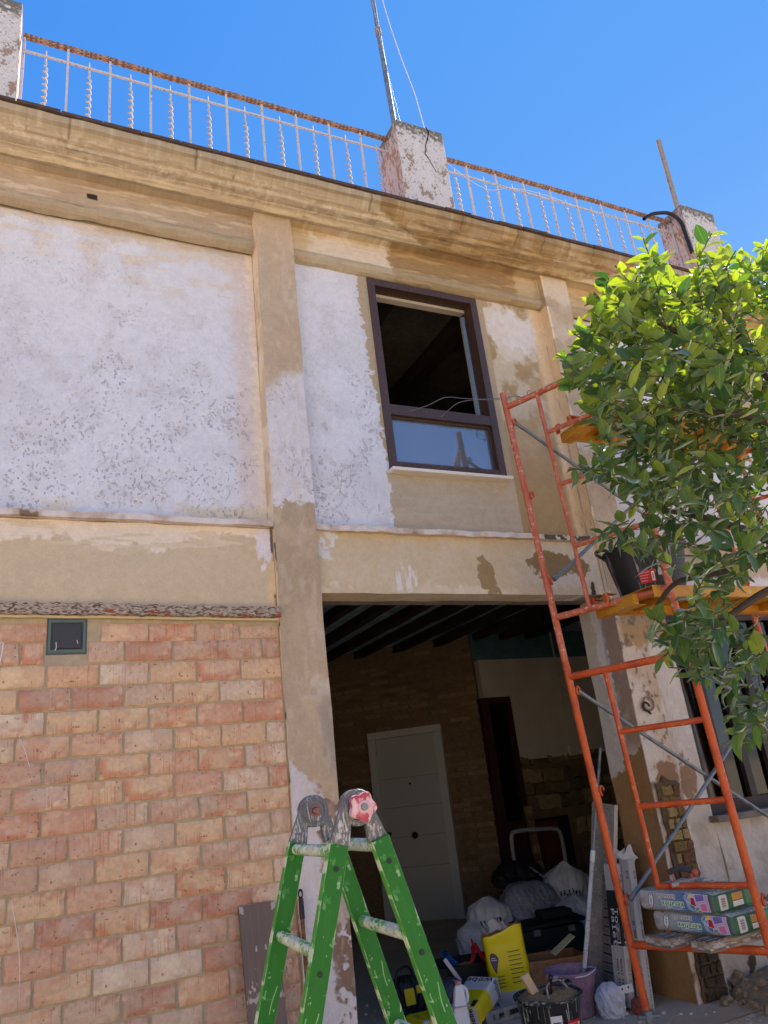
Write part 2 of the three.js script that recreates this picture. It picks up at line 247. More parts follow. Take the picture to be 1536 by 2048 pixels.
const deckM = mat({ map: rep(spat([196, 138, 26], [176, 118, 22], [196, 178, 136], 0.62, 9, 5), 2), roughness: 0.55 });
const rustT = tex(512, 256, (u, v) => { const a = fbm(u * 30, v * 30, 4), b = fbm(u * 9 + 4, v * 9, 3); let c = mixc([122, 94, 78], [104, 80, 68], a); c = mixc(c, [176, 136, 104], sm(0.52, 0.62, b)); return mixc(c, [190, 172, 160], sm(0.52, 0.64, fbm(u * 16, v * 16 + 60, 4)) * 0.7); });
const rustM = mat({ map: rep(rustT, 5, 9), roughness: 0.9 });
const barT = tex(256, 256, (u, v) => { const a = fbm(u * 22, v * 22, 4); let c = mixc([204, 201, 198], [182, 178, 176], a); return mixc(c, [140, 104, 86], sm(0.68, 0.76, fbm(u * 14 + 90, v * 14, 4)) * 0.6); });
const barM = mat({ map: rep(barT, 3), roughness: 0.8 }), barWhiteM = mat({ map: rep(barT, 2), color: rgb(246, 240, 236), roughness: 0.75 });
const blackM = mat({ color: rgb(22, 22, 23), roughness: 0.6 }), darkM = mat({ color: rgb(34, 32, 31), roughness: 0.8 });
const rubberM = mat({ map: rep(rubberT, 2), roughness: 0.55 }), whitePlM = mat({ color: rgb(214, 214, 216), roughness: 0.6 });

// ------------------------------------------------------------------ ground and floor
const dustT = tex(1024, 1024, (u, v) => { const a = fbm(u * 12, v * 12, 5), b = fbm(u * 60, v * 60, 3), s = vn(u * 230, v * 230); let c = mixc([206, 184, 154], [184, 162, 134], a); c = mixc(c, [222, 208, 186], sm(0.6, 0.7, b)); return mixc(c, [96, 82, 68], sm(0.86, 0.94, s) * 0.6); });
const groundM = mat({ map: rep(dustT, 0.5), bumpMap: rep(grainB, 1), bumpScale: 0.01, roughness: 0.95 });
struct('ground', uvBox(new THREE.PlaneGeometry(300, 300).rotateX(-Math.PI / 2)), groundM);
{ const t = tex(512, 512, (u, v) => { const a = fbm(u * 8, v * 8, 5), b = fbm(u * 50, v * 50, 3); let c = mixc([204, 186, 160], [176, 158, 136], a); return mixc(c, [176, 170, 160], sm(0.6, 0.72, b) * 0.7); });
  struct('floor', uvBox(new THREE.PlaneGeometry(6.7, 8.2).rotateX(-Math.PI / 2).translate(4.75, 0.006, -3.75)), mat({ map: rep(t, 0.5), bumpMap: rep(grainB, 1.5), bumpScale: 0.006, roughness: 0.95 })); }

// ------------------------------------------------------------------ the house
const house = thing('house', 'two-storey plastered house under repair with an open ground-floor bay', 'house');
// pilasters and opening jamb
part('pilaster', jitter(slabWall(1.43, 1.716, 0, 5.72, -0.36, 0, 6, 60, 0, -0.458), 0.010, 3.5, 5), plasterM, house);
part('pilaster', [jitter(slabWall(4.07, 4.35, 2.70, 5.72, -0.36, 0, 5, 30, 0, 4.07), 0.010, 3.5, 8)], plasterM, house);
part('pilaster', [jitter(slabWall(4.07, 4.345, 0, 2.70, -0.40, 0, 6, 40, 0, 4.07), 0.016, 4, 11)], plasterM, house);
// first-floor panels
part('wall_panel', slabWall(-4, 1.432, 3.17, 5.52, -0.36, -0.125, 1, 1), plasterM, house);
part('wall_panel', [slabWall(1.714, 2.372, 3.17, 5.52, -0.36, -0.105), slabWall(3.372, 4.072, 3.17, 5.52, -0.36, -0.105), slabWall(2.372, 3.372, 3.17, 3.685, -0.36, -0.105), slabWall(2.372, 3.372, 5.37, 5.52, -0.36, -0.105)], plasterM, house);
part('wall_panel', slabWall(4.348, 10, 3.17, 5.52, -0.36, -0.125), plasterM, house);
// beams, ledges, frieze
part('beam', jitter(slabWall(-4, 1.432, 2.63, 3.165, -0.36, -0.035, 40, 4, 0), 0.008, 5, 2), plasterM, house);
part('beam', jitter(slabWall(1.714, 4.072, 2.741, 3.165, -0.235, -0.04, 24, 4, 0), 0.008, 5, 3), plasterM, house);
part('beam', slabWall(4.343, 10, 2.66, 3.165, -0.36, -0.06), plasterM, house);
part('ledge', [jitter(slabWall(-4, 1.425, 3.168, 3.205, -0.2, 0.012, 70, 1, 0), 0.012, 16, 4)], plasterM, house);
part('ledge', [jitter(slabWall(1.718, 4.07, 3.160, 3.198, -0.2, 0.006, 40, 1, 0), 0.014, 16, 6)], plasterM, house);
part('ledge', slabWall(4.35, 10, 3.16, 3.2, -0.2, -0.02), plasterM, house);
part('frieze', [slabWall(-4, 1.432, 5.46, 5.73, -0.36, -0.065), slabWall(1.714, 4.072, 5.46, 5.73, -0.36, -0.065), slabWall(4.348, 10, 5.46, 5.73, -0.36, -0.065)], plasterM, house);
function profile(pts, x0, x1, nx, amp, vOf) {
  const pos = [], uv = [], idx = []; let s = [0]; for (let k = 1; k < pts.length; k++) s.push(s[k - 1] + Math.hypot(pts[k][0] - pts[k - 1][0], pts[k][1] - pts[k - 1][1]));
  for (let i = 0; i <= nx; i++) { const x = x0 + (x1 - x0) * i / nx; for (let k = 0; k < pts.length; k++) { const dz = amp * (fbm(x * 7 + k * 9.1, k * 3.3, 4) - 0.5), dy = amp * (fbm(x * 6 + k * 5.7, k * 7.7 + 40, 3) - 0.5); pos.push(x, pts[k][1] + dy, pts[k][0] + dz); uv.push(U(x), W6(vOf(s[k], pts[k]))); } }
  const n = pts.length; for (let i = 0; i < nx; i++) for (let k = 0; k < n - 1; k++) { const a = i * n + k, b = a + n; idx.push(a, b, a + 1, b, b + 1, a + 1); }
  const g = new THREE.BufferGeometry(); g.setAttribute('position', new THREE.Float32BufferAttribute(pos, 3)); g.setAttribute('uv', new THREE.Float32BufferAttribute(uv, 2)); g.setIndex(idx); const h = g.toNonIndexed(); h.computeVertexNormals(); return h;
}
const mould = [[-0.10, 5.385], [-0.07, 5.393], [-0.045, 5.41], [-0.038, 5.44], [-0.045, 5.465], [-0.066, 5.48], [-0.08, 5.482]];
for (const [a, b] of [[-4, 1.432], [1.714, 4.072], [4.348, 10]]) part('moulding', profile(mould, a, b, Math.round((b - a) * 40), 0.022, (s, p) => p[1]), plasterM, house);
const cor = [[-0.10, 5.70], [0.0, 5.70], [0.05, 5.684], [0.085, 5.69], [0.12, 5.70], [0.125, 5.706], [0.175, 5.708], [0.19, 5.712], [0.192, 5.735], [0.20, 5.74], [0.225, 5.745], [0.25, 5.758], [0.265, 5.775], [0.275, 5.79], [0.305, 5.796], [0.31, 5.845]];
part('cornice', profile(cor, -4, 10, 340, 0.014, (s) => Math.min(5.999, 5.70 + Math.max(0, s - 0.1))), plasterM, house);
{ const edgeM = mat({ map: rep(tex(512, 64, (u, v) => { const a = fbm(u * 60, v * 8, 3); return mixc([96, 72, 58], [58, 50, 46], a); }), 0.5), roughness: 0.9 });
  const r = rng(5); const gs = []; let x = -4; while (x < 10) { const w = 0.24 + r() * 0.03; gs.push(box(x, x + w - 0.004 - 0.004 * r(), 5.846 + r() * 0.003, 5.872 + r() * 0.003, 0.0, 0.322 + r() * 0.012)); x += w; }
  for (const g of gs) part('edge_tile', g, edgeM, house); part('edge_mortar', box(-4, 10, 5.846, 5.87, -0.1, 0.312), edgeM, house); }
// rough strip over the brickwork
{ const t = tex(1024, 128, (u, v) => { const a = fbm(u * 130, v * 12, 3), b = fbm(u * 24, v * 3 + 7, 3); let c = mixc([188, 170, 150], [132, 110, 92], sm(0.4, 0.65, a)); c = mixc(c, [92, 70, 56], sm(0.62, 0.7, a)); return mixc(c, [172, 78, 48], sm(0.60, 0.66, b) * sm(0.6, 0.3, v)); });
  const g = new THREE.BoxGeometry(5.42, 0.062, 0.3, 220, 3, 2); const p = g.attributes.position; for (let i = 0; i < p.count; i++) p.setY(i, p.getY(i) - (p.getX(i) - 2.7 + 1.25) * 0.022);
  g.translate(-1.285, 2.628, -0.115); jitter(g, 0.016, 75, 2); const u = g.attributes.uv; part('lintel_strip', g, mat({ map: rep(t, 3, 1), roughness: 0.97, bumpMap: rep(grainB, 8, 1), bumpScale: 0.008 }), house);
  const g2 = new THREE.BoxGeometry(5.42, 0.014, 0.02, 60, 1, 1); const p2 = g2.attributes.position; for (let i = 0; i < p2.count; i++) p2.setY(i, p2.getY(i) - (p2.getX(i) - 1.45) * 0.022); g2.translate(-1.285, 2.590, -0.008); part('mortar_bead', jitter(g2, 0.006, 20, 4), mat({ color: rgb(206, 190, 150) }), house); }

// bricks: 32 faces in one map, shared shapes
const brickT = tex(1024, 1024, (u, v) => {
  const cx = Math.floor(u * 4), cy = Math.floor(v * 8), lu = u * 4 - cx, lv = v * 8 - cy, id = cx * 8 + cy, k = NT[id * 37 + 11], k2 = NT[id * 53 + 5], k3 = NT[id * 71 + 2];
  const x = lu * 0.25 + id * 3.1, y = lv * 0.11 + id * 1.7, a = fbm(x * 14, y * 18, 4), b = fbm(x * 60, y * 60, 3), comb = vn(x * 240 + id, y * 5), edge = Math.min(lu, 1 - lu, (1 - lv) * 0.5, lv * 0.5);
  let c = mixc([212, 180, 151], [203, 168, 142], k); c = mixc(c, [216, 190, 157], k2 * 0.6);
  const red = clamp(sm(0.42, 0.62, a + (k3 - 0.5) * 0.3) * (0.35 + 0.65 * sm(0.22, 0.03, edge)) * (0.25 + k)); c = mixc(c, [198, 134, 102], red * 0.7);
  c = mixc(c, [226, 206, 174], sm(0.55, 0.7, fbm(x * 9 + 40, y * 12, 3)) * 0.6); c = mixc(c, [150, 108, 84], sm(0.74, 0.86, comb) * sm(0.4, 0.55, a) * 0.35);
  c = mixc(c, [196, 176, 158], sm(0.5, 0.72, fbm(x * 22 + 9, y * 22, 3)) * 0.4); const sp = sm(0.82, 0.86, fbm(x * 70, y * 70, 2)); c = mixc(c, [120, 88, 68], sp * 0.6); c = mixc(c, [216, 202, 186], sm(0.80, 0.9, vn(x * 120 + id * 3, y * 2.2)) * sm(0.45, 0.7, fbm(x * 8 + 3, y * 8, 2)) * 0.45);
  const g = 0.93 + b * 0.14; return [c[0] * g, c[1] * g, c[2] * g];
});
const brickB = tex(512, 512, (u, v) => grey(128 + (fbm(u * 50, v * 60, 4) - 0.5) * 160 + (vn(u * 260, v * 8) - 0.5) * 40), false);
function brickGeo(w, h, d, cell, amp, seed, nx = 4, ny = 2) {           // front at z = d, rim softened, uneven outline
  const r = rng(seed * 97 + 3), P = [], UVs = [], I = [], cx = cell % 4, cy = (cell >> 2) % 8; const bev = 0.0035;
  const ring = []; for (let j = 0; j <= ny; j++) for (let i = 0; i <= nx; i++) { const x = i / nx, y = j / ny, bd = i === 0 || i === nx || j === 0 || j === ny; P.push((x - 0.5) * (w - 2 * bev) + (bd ? (r() - 0.5) * amp : 0), (y - 0.5) * (h - 2 * bev) + (bd ? (r() - 0.5) * amp : 0), d + (r() - 0.5) * amp * 0.5); UVs.push((cx + 0.03 + x * 0.94) / 4, (cy + 0.03 + y * 0.94) / 8); }
  const id = (i, j) => j * (nx + 1) + i; for (let j = 0; j < ny; j++) for (let i = 0; i < nx; i++) I.push(id(i, j), id(i + 1, j), id(i + 1, j + 1), id(i, j), id(i + 1, j + 1), id(i, j + 1));
  const loop = []; for (let i = 0; i < nx; i++) loop.push(id(i, 0)); for (let j = 0; j < ny; j++) loop.push(id(nx, j)); for (let i = nx; i > 0; i--) loop.push(id(i, ny)); for (let j = ny; j > 0; j--) loop.push(id(0, j));
  const n0 = P.length / 3; for (const k of loop) { const x = P[k * 3], y = P[k * 3 + 1]; P.push(x + Math.sign(x) * bev * (Math.abs(x) > w * 0.45 ? 1 : 0.2), y + Math.sign(y) * bev * (Math.abs(y) > h * 0.4 ? 1 : 0.2), 0); UVs.push(UVs[k * 2], UVs[k * 2 + 1]); }
  for (let k = 0; k < loop.length; k++) { const a = loop[k], b = loop[(k + 1) % loop.length], c = n0 + k, e = n0 + (k + 1) % loop.length; I.push(a, c, b, b, c, e); }
  const g = new THREE.BufferGeometry(); g.setAttribute('position', new THREE.Float32BufferAttribute(P, 3)); g.setAttribute('uv', new THREE.Float32BufferAttribute(UVs, 2)); g.setIndex(I); g.computeVertexNormals(); return g;
}
const brickMs = [[255, 255, 255], [244, 238, 234], [255, 244, 228], [238, 226, 222], [250, 232, 224]].map(c => mat({ map: brickT, color: rgb(...c), bumpMap: rep(brickB, 2), bumpScale: 0.003, roughness: 0.92 }));
const mortarM = mat({ map: rep(tex(512, 512, (u, v) => { const a = fbm(u * 30, v * 30, 4); return mixc([186, 168, 138], [164, 146, 118], a); }), 1), bumpMap: rep(grainB, 3), bumpScale: 0.004, roughness: 0.97 });
{ const wall = part('brick_wall', [box(-4, 1.43, 0, 2.62, -0.28, -0.024)], mortarM, house);
  const G = []; for (let k = 0; k < 32; k++) G.push(brickGeo(0.253 - (k % 5) * 0.001, 0.1135 - (k % 3) * 0.001, 0.012, k, 0.0065, k, 6, 3)); const H = []; for (let k = 0; k < 8; k++) H.push(brickGeo(0.12, 0.112, 0.012, k * 3 + 1, 0.004, k + 60, 2, 2)); const T = []; for (let k = 0; k < 12; k++) T.push(brickGeo(0.252, 0.102, 0.012, k * 2 + 3, 0.004, k + 90));
  const r = rng(21), far = [];
  for (let c = 0; c < 21; c++) {
    const y0 = 2.453 - 0.122 * c, yc = c === 0 ? y0 + 0.056 : y0 - 0.061 + 0; const yy = c === 0 ? 2.506 : 2.453 - 0.122 * (c - 1) - 0.061 - 0.0; if (yy < 0.02) break;
    for (let k = -14; k < 6; k++) {
      let x0 = 0.130 + k * 0.262 + (c % 2 ? 0.131 : 0); let x1 = x0 + 0.262; if (x0 > 1.42) continue; let geo = null, xc = (x0 + x1) / 2;
      const blk = (c === 0 || c === 1) && x1 > 0.13 && x0 < 0.33;
      if (blk) { if (c === 0) { continue; } if (x0 < 0.11) { x1 = Math.min(x1, 0.118); } else { x0 = Math.max(x0, 0.33); } if (x1 - x0 < 0.03) continue; xc = (x0 + x1) / 2; geo = brickGeo(x1 - x0 - 0.01, 0.112, 0.012, k + 20, 0.004, k + 300, 2, 2); }
      if (x1 > 1.428) { x1 = 1.424; xc = (x0 + x1) / 2; if (x1 - x0 < 0.025) continue; geo = brickGeo(x1 - x0 - 0.008, c === 0 ? 0.076 : 0.112, 0.012, c % 32, 0.004, c + 500, 2, 2); }
      const low = x1 < -0.45 || yy < 0.35;
      if (!geo) geo = c === 0 ? T[Math.floor(r() * 12)] : G[Math.floor(r() * 32)];
      const px = xc + (r() - 0.5) * 0.004, py = yy + (c === 0 ? -(xc) * 0.012 : 0) + (r() - 0.5) * 0.003, pz = -0.0285 + r() * 0.004;
      if (low) { far.push(geo.clone().translate(px, py, pz)); continue; }
      const b = part('brick', geo, brickMs[Math.floor(r() * 5)], wall); b.position.set(px, py, pz); b.rotation.z = (r() - 0.5) * 0.008;
    }
  }
  const s = part('brick_courses', far, brickMs[0], wall); s.userData.kind = 'stuff';
  part('paint_drip', [wire([[-0.085, 2.455, -0.0145], [-0.088, 2.40, -0.0145], [-0.10, 2.33, -0.0145], [-0.104, 2.24, -0.0145]], 0.004, 20, 5), wire([[-0.09, 2.46, -0.0145], [-0.105, 2.44, -0.0145], [-0.115, 2.37, -0.0145]], 0.003, 12, 5), wire([[0.01, 1.98, -0.0145], [0.045, 1.9, -0.0145], [0.07, 1.82, -0.0145]], 0.002, 10, 4), wire([[0.02, 1.22, -0.0145], [0.06, 1.02, -0.0145], [0.075, 0.85, -0.0145]], 0.002, 14, 4)], mat({ color: rgb(222, 216, 210) }), wall);
  // glass block
  const gb = part('glass_block', [box(0.122, 0.326, 2.384, 2.586, -0.1, -0.022)], mat({ color: rgb(74, 82, 76), roughness: 0.5 }), wall);
  part('glass_rim', [box(0.130, 0.318, 2.562, 2.576, -0.022, -0.016), box(0.130, 0.318, 2.394, 2.408, -0.022, -0.016), box(0.130, 0.142, 2.408, 2.562, -0.022, -0.0155), box(0.306, 0.318, 2.408, 2.562, -0.022, -0.0155)], mat({ color: rgb(88, 104, 92), roughness: 0.25 }), gb); part('plaster_drip', [wire([[0.17, 2.45, -0.008], [0.172, 2.42, -0.008], [0.165, 2.405, -0.009]], 0.003, 12, 5), wire([[0.275, 2.46, -0.008], [0.279, 2.44, -0.008]], 0.003, 6, 5)], mat({ color: rgb(190, 188, 184) }), gb);
  part('glass_face', new RoundedBoxGeometry(0.150, 0.140, 0.012, 3, 0.006).translate(0.224, 2.485, -0.017), new THREE.MeshPhysicalMaterial({ color: rgb(46, 46, 46), roughness: 0.42 }), gb);
}

// side and back of the building, floors, roof: closed, so that light comes in through the openings only
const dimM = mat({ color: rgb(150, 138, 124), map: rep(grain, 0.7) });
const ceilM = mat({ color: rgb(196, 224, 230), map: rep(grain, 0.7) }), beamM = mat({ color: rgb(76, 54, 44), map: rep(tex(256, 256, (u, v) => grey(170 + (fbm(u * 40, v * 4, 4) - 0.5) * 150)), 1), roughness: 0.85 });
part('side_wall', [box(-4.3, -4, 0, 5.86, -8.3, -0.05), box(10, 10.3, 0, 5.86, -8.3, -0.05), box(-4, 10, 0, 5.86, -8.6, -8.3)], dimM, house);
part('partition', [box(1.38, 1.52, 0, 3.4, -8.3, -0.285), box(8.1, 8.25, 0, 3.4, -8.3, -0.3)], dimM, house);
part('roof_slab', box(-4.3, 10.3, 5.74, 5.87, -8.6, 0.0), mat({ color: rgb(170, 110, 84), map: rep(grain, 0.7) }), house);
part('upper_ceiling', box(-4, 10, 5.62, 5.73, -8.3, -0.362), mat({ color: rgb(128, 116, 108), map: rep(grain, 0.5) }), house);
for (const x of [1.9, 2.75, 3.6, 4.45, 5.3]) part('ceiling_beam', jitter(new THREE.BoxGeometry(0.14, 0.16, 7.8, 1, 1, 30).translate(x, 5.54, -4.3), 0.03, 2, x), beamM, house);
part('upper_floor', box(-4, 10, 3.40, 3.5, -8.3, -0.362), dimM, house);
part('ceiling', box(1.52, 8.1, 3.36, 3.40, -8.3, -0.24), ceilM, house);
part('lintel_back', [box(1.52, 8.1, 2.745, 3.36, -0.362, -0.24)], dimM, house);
for (let i = 0; i < 11; i++) { const x = 2.13 + i * 0.42; part('ceiling_beam', jitter(uvBox(new THREE.BoxGeometry(0.105, 0.10, 7.6, 1, 1, 40).translate(x, 3.312, -4.2)), 0.025, 2.2, x), beamM, house); }

// right-hand bay, ground floor
part('lower_wall', [slabWall(4.343, 4.72, 0, 2.66, -0.36, -0.14), slabWall(4.72, 6.35, 0, 1.06, -0.36, -0.135, 20, 12, 0.02), slabWall(6.35, 10, 0, 2.66, -0.36, -0.14)], plasterM, house);
{ const brown = mat({ color: rgb(58, 36, 26), map: rep(tex(256, 256, (u, v) => grey(190 + (fbm(u * 60, v * 5, 4) - 0.5) * 120)), 2), roughness: 0.6 });
  const w = part('window', [box(4.72, 4.80, 1.06, 2.64, -0.28, -0.19), box(6.27, 6.35, 1.06, 2.64, -0.28, -0.19), box(4.80, 6.27, 2.56, 2.64, -0.28, -0.192), box(4.80, 6.27, 1.06, 1.16, -0.28, -0.192)], brown, house);
  for (const x of [5.0, 5.28, 5.56, 5.84, 6.06]) part('frame_bar', box(x - 0.035, x + 0.035, 1.16, 2.56, -0.27, -0.2), brown, w);
  part('pane', box(4.80, 6.27, 1.16, 2.56, -0.245, -0.24), new THREE.MeshPhysicalMaterial({ color: rgb(150, 144, 136), roughness: 0.06, transmission: 1, thickness: 0 }), w);
  part('window_sill', jitter(uvBox(new THREE.BoxGeometry(1.72, 0.045, 0.16, 30, 1, 2).translate(5.54, 1.05, -0.13)), 0.01, 12), mat({ color: rgb(150, 138, 126), map: rep(grain, 2) }), house); }
// exposed bricks at the foot of the right pilaster
{ const r = rng(77), m = [[170, 142, 84], [150, 118, 70], [186, 160, 104], [140, 96, 66]].map(c => mat({ color: rgb(...c), map: rep(grain, 3), bumpMap: rep(grainB, 4), bumpScale: 0.012, roughness: 0.97 })), mLow = mat({ color: rgb(84, 66, 48), map: rep(grain, 3), bumpMap: rep(grainB, 4), bumpScale: 0.012 });
  const sh = new THREE.Shape(); { const q = []; for (let k = 0; k <= 26; k++) q.push([4.095 + r() * 0.022, k * 0.052]); for (let k = 0; k <= 5; k++) q.push([4.14 + k * 0.036, 1.35 + r() * 0.07 - k * 0.008]); for (let k = 26; k >= 0; k--) q.push([4.335 - r() * 0.03 - k * 0.0008, k * 0.05]); q.forEach((p, i) => i ? sh.lineTo(...p) : sh.moveTo(...p)); }
  const bed = part('exposed_masonry', uvBox(new THREE.ExtrudeGeometry(sh, { depth: 0.012, bevelEnabled: false }).translate(0, 0, 0.003)), mat({ color: rgb(118, 94, 66), map: rep(grain, 3), bumpMap: rep(grainB, 3), bumpScale: 0.02 }), house);
  for (let c = 0; c < 18; c++) { let x = 4.110 + r() * 0.015 + (c % 2) * 0.01; const y = 0.04 + c * 0.074, right = 4.325 - r() * 0.03 - c * 0.0015; while (x < right - 0.03) { const w = Math.min(right - x, 0.05 + r() * 0.09); const b = part('brick', jitter(uvBox(new THREE.BoxGeometry(w - 0.012, 0.058, 0.05, 3, 2, 2)), 0.018, 38, c + x * 9), c < 5 ? mLow : m[Math.floor(r() * 4)], bed); b.position.set(x + w / 2, y, 0.002 + r() * 0.012); x += w; } } }

// upper window: brown frame, open above, fixed pane below
{ const br = mat({ map: rep(tex(256, 256, (u, v) => { const a = fbm(u * 50, v * 6, 4), s = fbm(u * 40 + 7, v * 40, 3); return mixc(mixc([80, 55, 42], [62, 43, 33], a), [140, 124, 118], sm(0.74, 0.8, s) * 0.5); }), 2), roughness: 0.45 });
  const z0 = -0.2, z1 = -0.092, xl = 2.362, xr = 3.382, fw = 0.062, yb = 3.688, yt = 5.376, m0 = 4.148, m1 = 4.232, xi = xl + fw, xj = xr - fw;
  const w = part('window', [box(xl, xi, yb, yt, z0, z1), box(xj, xr, yb, yt, z0, z1), box(xi, xj, yt - fw, yt, z0, z1 - 0.002), box(xi, xj, yb, yb + 0.068, z0, z1 - 0.002), box(xi, xj, m0, m1, z0, z1 - 0.002)], br, house);
  part('inner_bead', [box(xi, xj, m0 - 0.018, m0, z0 + 0.01, z1 - 0.03), box(xi, xi + 0.018, yb + 0.068, m0 - 0.018, z0 + 0.01, z1 - 0.03), box(xj - 0.018, xj, yb + 0.068, m0 - 0.018, z0 + 0.01, z1 - 0.03), box(xi + 0.018, xj - 0.018, yb + 0.068, yb + 0.082, z0 + 0.01, z1 - 0.03)], br, w);
  part('pane', box(xi + 0.012, xj - 0.012, yb + 0.07, m0 - 0.005, -0.150, -0.144), new THREE.MeshPhysicalMaterial({ color: rgb(136, 146, 156), roughness: 0.02, metalness: 0.6 }), w);
  part('head_strip', box(xi, xj, yt - fw - 0.026, yt - fw, -0.26, -0.2), mat({ color: rgb(182, 170, 156) }), w);
  const sa = part('open_sash', [box(-0.015, 0.015, -0.495, 0.495, -0.50, -0.455), box(-0.015, 0.015, -0.495, 0.495, -0.04, 0.0), box(-0.015, 0.015, -0.495, -0.44, -0.455, -0.04), box(-0.015, 0.015, 0.44, 0.495, -0.455, -0.04)], mat({ color: rgb(96, 110, 124), roughness: 0.35 }), w); sa.position.set(3.30, 4.76, -0.215); sa.rotation.y = -0.60;
  part('sash_pane', box(-0.003, 0.003, -0.44, 0.44, -0.455, -0.04), new THREE.MeshPhysicalMaterial({ color: rgb(200, 215, 225), roughness: 0.03, transmission: 1, thickness: 0 }), sa);
  for (const x of [2.56, 2.9, 3.22]) part('drain_cap', rbox(0.035, 0.014, 0.012, 0.004, 2).translate(x, 3.722, z1 + 0.004), br, w);
  part('window_sill', rbox(1.04, 0.026, 0.10, 0.004).translate(2.872, 3.672, -0.08), mat({ color: rgb(224, 212, 196) }), house); }

// interior, ground floor: bare brick wall with door, plastered wall above rough stone
{ const dx = 0.7351, dz = 0.6780, ang = -Math.atan2(dz, dx), P0 = [4.334, -5.186];
  const at = (s, y, d = 0) => [P0[0] + dx * s - dz * d * 1, y, P0[1] + dz * s + dx * d];      // s along the wall, d out of it
  const put = (o, s, y, d) => { o.position.set(...at(s, y, d)); o.rotation.y = ang; return o; };
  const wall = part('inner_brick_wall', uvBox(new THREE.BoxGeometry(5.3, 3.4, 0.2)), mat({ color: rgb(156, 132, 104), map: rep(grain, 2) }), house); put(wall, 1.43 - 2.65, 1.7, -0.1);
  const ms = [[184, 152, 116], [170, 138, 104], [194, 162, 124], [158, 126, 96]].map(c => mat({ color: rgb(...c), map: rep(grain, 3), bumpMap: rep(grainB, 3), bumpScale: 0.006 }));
  const G = []; for (let k = 0; k < 12; k++) G.push(jitter(uvBox(new THREE.BoxGeometry(0.245 - (k % 3) * 0.02, 0.048, 0.05, 4, 2, 1)), 0.014, 26, k * 3));
  const GH = jitter(uvBox(new THREE.BoxGeometry(0.115, 0.048, 0.05, 3, 2, 1)), 0.012, 26, 4); const r = rng(31), far = []; let n = 0;
  for (let c = 0; c < 55; c++) for (let k = 0; k < 20; k++) {
    let s = 1.30 - k * 0.262 + (c % 2) * 0.13; if (k === 0 && c % 2) s = 1.37; const y = 0.03 + c * 0.061 + (r() - 0.5) * 0.006; if (s < -3.6) continue; if (s > -0.14 && s < 0.99 && y < 2.27) continue;
    const near = s > -1.15 && y > 0.3 && y < 3.25; const g = k === 0 && c % 2 ? GH : G[Math.floor(r() * 12)], d = 0.004 + r() * 0.016, q = r();
    if (near && n < 165 && (y > 1.6 || s > 0.9) && q < 0.62) { n++; const b = part('brick', g, ms[Math.floor(r() * 4)], wall); b.position.set(s - (1.43 - 2.65), y - 1.7, 0.1 + d - 0.02); }
    else { const h = g.clone().translate(s - (1.43 - 2.65), y - 1.7, 0.1 + d - 0.02); far.push(h); }
  }
  const st = part('brick_courses', far, ms[1], wall); st.userData.kind = 'stuff';
  const doorM = mat({ color: rgb(190, 190, 184), roughness: 0.5 });
  const door = part('door', uvBox(new THREE.BoxGeometry(0.80, 2.16, 0.05)), doorM, house); put(door, 0.41, 1.085, 0.03); door.userData.label = 'plain white entrance door in the bare brick wall';
  part('door_frame', [box(-0.50, -0.40, -1.08, 1.08, -0.05, 0.07), box(0.40, 0.50, -1.08, 1.08, -0.05, 0.07), box(-0.50, 0.50, 1.085, 1.17, -0.05, 0.068)], mat({ color: rgb(204, 204, 198), roughness: 0.5 }), door);
  part('knob', new THREE.SphereGeometry(0.04, 16, 12).scale(1, 1, 0.7).translate(0.0, -0.12, 0.06), mat({ color: rgb(60, 58, 56), metalness: 0.8, roughness: 0.3 }), door);
  part('lock', new THREE.CylinderGeometry(0.028, 0.028, 0.02, 16).rotateX(1.571).translate(-0.34, -0.08, 0.03), mat({ color: rgb(70, 68, 66), metalness: 0.6, roughness: 0.4 }), door);
  part('peephole', new THREE.CylinderGeometry(0.014, 0.014, 0.012, 12).rotateX(1.571).translate(0, 0.49, 0.03), blackM, door);
  for (const y of [-0.48, -0.13, 0.22, 0.57]) part('groove', box(-0.39, 0.39, y, y + 0.006, 0.0245, 0.0262), mat({ color: rgb(120, 122, 120) }), door);
  // plastered wall
  const pl = mat({ map: rep(tex(512, 512, (u, v) => { const a = fbm(u * 8, v * 8, 4); return mixc([214, 206, 194], [190, 182, 170], a); }), 0.5), roughness: 0.95 });
  part('inner_plaster_wall', [box(5.47, 8.1, 1.70, 3.0, -4.4, -4.2)], pl, house); part('blue_band', box(5.39, 8.1, 3.0, 3.4, -4.4, -4.198), mat({ color: rgb(96, 140, 152), map: rep(grain, 1) }), house);
  const sw = part('stone_wall', box(5.39, 8.1, 0, 1.70, -4.5, -4.28), mat({ color: rgb(150, 124, 88), map: rep(grain, 2) }), house);
  { const r2 = rng(9), sm_ = [[176, 150, 110], [150, 126, 90], [192, 168, 126], [132, 110, 80]].map(c => mat({ color: rgb(...c), map: rep(grain, 2), bumpMap: rep(grainB, 2), bumpScale: 0.012 })); let y = 0.02; while (y < 1.66) { const h = 0.13 + r2() * 0.1; let x = 5.82; while (x < 7.6) { const w = 0.16 + r2() * 0.24; if (!(x < 6.55 && y < 0.98)) { const b = part('stone', jitter(uvBox(new THREE.BoxGeometry(w - 0.02, Math.min(h, 1.69 - y) - 0.02, 0.12, 4, 3, 1)), 0.05, 11, x * 7 + y), sm_[Math.floor(r2() * 4)], sw); b.position.set(x + w / 2, y + h / 2, -4.27 + r2() * 0.02); } x += w; } y += h; } }
  part('fireplace_dark_sheet', box(5.84, 6.52, 0.01, 0.98, -4.30, -4.272), mat({ color: rgb(20, 16, 14) }), house);  // flat dark sheet on the wall, shade of the hollow put into colour
